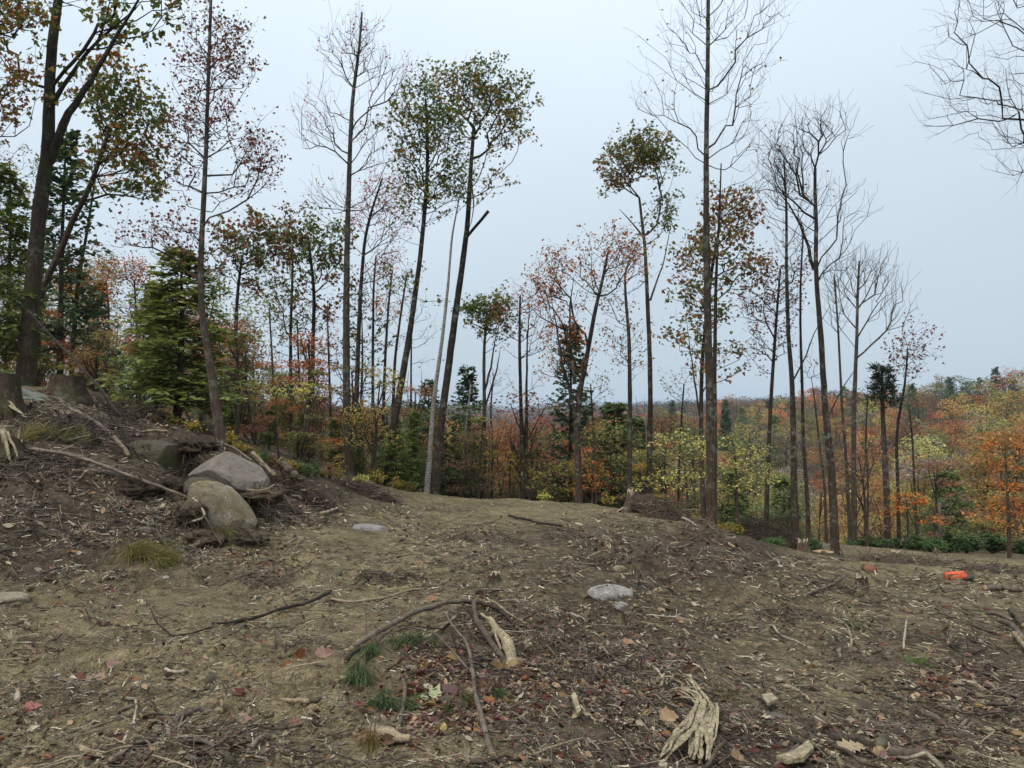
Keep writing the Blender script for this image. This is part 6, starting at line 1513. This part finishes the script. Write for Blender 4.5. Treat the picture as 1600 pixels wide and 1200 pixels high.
one_leaf('dark red leaf standing upright in the pine sprigs',612,1112,.10,'beech',(.13,.022,.020),1.5,.9,615)
one_leaf('dark maroon leaf hanging beside the green pine needles',596,1052,.09,'beech',(.085,.024,.022),1.5,.9,616)
one_leaf('purple brown leaf behind the pale yellow green leaf',700,1090,.12,'maple',(.14,.05,.05),2.2,.5,617)
one_leaf('pink and red leaf alone in the lower left corner',52,1122,.09,'maple',(.45,.11,.075),.5,.4,618)
one_leaf('pinkish leaf at the end of the long bent stick',380,1120,.10,'maple',(.42,.19,.15),.1,.3,619)
one_leaf('brick red leaf alone above the short splintered log',463,1135,.07,'maple',(.27,.06,.03),.3,.3,620)
one_leaf('small yellow leaf on edge near the bottom centre',693,1150,.06,'beech',(.5,.34,.05),1.5,.6,621)
one_leaf('peach coloured leaf on the litter below the small white stone',983,1000,.10,'maple',(.55,.28,.13),.8,.4,622)
one_leaf('curled tan leaf at the left of the twig heap',510,1035,.13,'maple',(.36,.19,.11),.5,.5,623)
one_leaf('orange leaf between the heap and the long pale thin stick',678,945,.09,'maple',(.45,.17,.05),.5,.3,624)
one_leaf('scarlet leaf under the heap twigs',716,1045,.08,'beech',(.30,.045,.03),.9,.5,625)
one_leaf('pink red leaf pair on the olive soil at left',180,1045,.09,'maple',(.42,.2,.16),.5,.5,626)
one_leaf('wine red leaf in the lower left litter',58,1070,.09,'beech',(.16,.03,.025),.4,.4,627)
one_leaf('long tan leaf across the straight pale stick',150,1070,.13,'oak',(.36,.2,.11),.2,.3,628)

def bulk(name, label, n, seed, make, weight=None, y0=790):
    R = np.random.default_rng(seed); n = int(n * 1.3); px = ground_px(n, y0, 1300, seed, weight, -420, 2020); pts = G(px[:, 0], px[:, 1]); b = brown(px[:, 0], px[:, 1])
    V, F, C, mat = make(R, pts, b)
    link(name, mk_mesh(name, V, F, mat, None, False, C), kind='stuff', label=label)
def rep(base, faces, pts, x, y, z, s):
    k = base.shape[-2]; V = pts[:, None] + s[:, None, None] * (base[..., 0:1] * x[:, None] + base[..., 1:2] * y[:, None] + base[..., 2:3] * z[:, None])
    n = len(pts); return V.reshape(-1, 3), [(f[None] + (np.arange(n) * k)[:, None, None]).reshape(-1, f.shape[1]) for f in faces], k
BOX = np.array([[-.5,-.09,-.03],[-.5,.03,-.03],[.5,.07,-.02],[.5,-.05,-.02],[-.42,-.06,.05],[-.46,.04,.04],[.44,.05,.05],[.4,-.03,.04]])
BOXF = [np.array([[0,1,2,3],[4,7,6,5],[0,4,5,1],[1,5,6,2],[2,6,7,3],[3,7,4,0]])]
def mk_chips(R, p, b):
    x, y, z = frames(R, p, .45); n = len(p); s = (.014 + .055 * R.random(n) ** 2.2) * np.clip(np.linalg.norm(p - CAM, axis=1) / 5.5, 1, 2.6)
    V, F, k = rep(BOX[None] * np.stack([np.ones(n), R.uniform(.35, 1.2, n), R.uniform(.5, 1.4, n)], -1)[:, None] + 0, BOXF, p + z * .004, x, y, z, s)
    pal = np.array([(.52,.44,.30), (.36,.28,.18), (.22,.175,.13), (.12,.09,.068), (.55,.49,.38)]); c = pal[R.choice(5, n, p=[.26, .24, .22, .14, .14])] * R.uniform(.7, 1.2, (n, 1))
    return V, F, np.repeat(c, k, 0), M_LITTER
bulk('wood_litter','crumbled chips and slivers of wood strewn over the whole clearing',30000,31,mk_chips,lambda x, y: .30 + .7 * brown(x, y))
def mk_twigs(R, p, b):
    n = len(p); x, y, z = frames(R, p, .22); D = np.clip(np.linalg.norm(p - CAM, axis=1) / 6, 1, 2.2); L = (.06 + .26 * R.random(n) ** 2) * D; t = np.linspace(-.5, .5, 4); be = R.normal(0, .12, n)
    cen = p[:, None] + (L[:, None] * t)[..., None] * x[:, None] + (be[:, None] * L[:, None] * (t ** 2 - .1))[..., None] * y[:, None] + z[:, None] * .006
    r = ((.0014 + .0034 * R.random(n) ** 2) * D)[:, None] * np.linspace(1, .5, 4); a = np.arange(3) * 2.094
    V = cen[:, :, None] + r[:, :, None, None] * (np.cos(a)[None, None, :, None] * y[:, None, None] + np.sin(a)[None, None, :, None] * z[:, None, None])
    f = np.array([[i * 3 + j, i * 3 + (j + 1) % 3, i * 3 + 3 + (j + 1) % 3, i * 3 + 3 + j] for i in range(3) for j in range(3)])
    F = [(f[None] + (np.arange(n) * 12)[:, None, None]).reshape(-1, 4)]
    pal = np.array([C_GREY, C_DARK, C_MID, C_PALE, (.09,.06,.045)]); c = pal[R.choice(5, n, p=[.26, .22, .26, .14, .12])] * R.uniform(.7, 1.25, (n, 1))
    return V.reshape(-1, 3), F, np.repeat(c, 12, 0), M_LITTER
bulk('twig_litter','fine twigs and rootlets strewn over the whole clearing',22000,32,mk_twigs,lambda x, y: .25 + .75 * brown(x, y))
def mk_leaf(R, p, b):
    n = len(p); x, y, z = frames(R, p, .6); s = R.uniform(.025, .075, n) * np.clip(np.linalg.norm(p - CAM, axis=1) / 7, 1, 1.6)
    base = np.array([[-.5,0,.02],[-.15,.28,.10],[.2,.20,.06],[.5,0,.12],[.2,-.2,.1],[-.15,-.28,.02]])
    base = base[None] * np.stack([np.ones(n), R.uniform(.5, 1.2, n), R.uniform(.3, 3, n)], -1)[:, None]
    V, F, k = rep(base, [np.array([[0,1,2,3],[0,3,4,5]])], p + z * .008, x, y, z, s)
    pal = np.array([c for _, c in LC]); c = pal[R.choice(8, n, p=[.12, .15, .2, .24, .09, .07, .04, .09])] * R.uniform(.6, 1.2, (n, 1))
    return V, F, np.repeat(c, k, 0), M_LITTER
bulk('leaf_litter','broken brown and reddish leaf litter on the ground',7000,33,mk_leaf,lambda x, y: np.clip(lw(x, y) * .8, 0, 1))
def mk_clod(R, p, b):
    n = len(p); x, y, z = frames(R, p, .8); s = (.004 + .019 * R.random(n) ** 2.6) * np.clip(np.linalg.norm(p - CAM, axis=1) / 6, 1, 2.2); v, f = ICO1
    base = v[None] * R.uniform(.65, 1.25, (n, len(v), 1)) * np.stack([R.uniform(.8, 1.4, n), R.uniform(.7, 1.1, n), R.uniform(.5, .9, n)], -1)[:, None]
    V, F, k = rep(base, [f], p + z * (s * .2)[:, None], x, y, z, s)
    u = np.clip(b + R.normal(0, .25, n), 0, 1)[:, None]
    c = ((1 - u) * np.array([.175,.145,.080]) + u * np.array([.050,.037,.027])) * R.uniform(.65, 1.3, (n, 1))
    st = R.random(n) < .025; c[st] = np.array([.27,.245,.20]) * R.uniform(.7, 1.3, (st.sum(), 1))
    return V, F, np.repeat(c, k, 0), M_LITTER
bulk('soil_crumbs','loose crumbs of churned soil and grit over the clearing',15000,34,mk_clod,None,820)

# ------------------------------------------------------------------ thin autumn haze
hv = [(x, y, z) for x in (-6700, 6700) for y in (-6700, 6700) for z in (-24, 190)]
hm = bpy.data.materials.new('haze'); hm.use_nodes = True
ht = hm.node_tree; ht.nodes.clear()
ho = ht.nodes.new('ShaderNodeOutputMaterial'); hp = ht.nodes.new('ShaderNodeVolumePrincipled')
hp.inputs['Color'].default_value = (.66, .80, .97, 1); hp.inputs['Density'].default_value = .00017
ht.links.new(hp.outputs[0], ho.inputs['Volume'])
link('haze', mk_mesh('haze', hv, [[[0, 1, 3, 2], [4, 6, 7, 5], [0, 4, 5, 1], [2, 3, 7, 6], [0, 2, 6, 4], [1, 5, 7, 3]]], hm, None, False), kind='stuff')
S.cycles.volume_bounces = 1
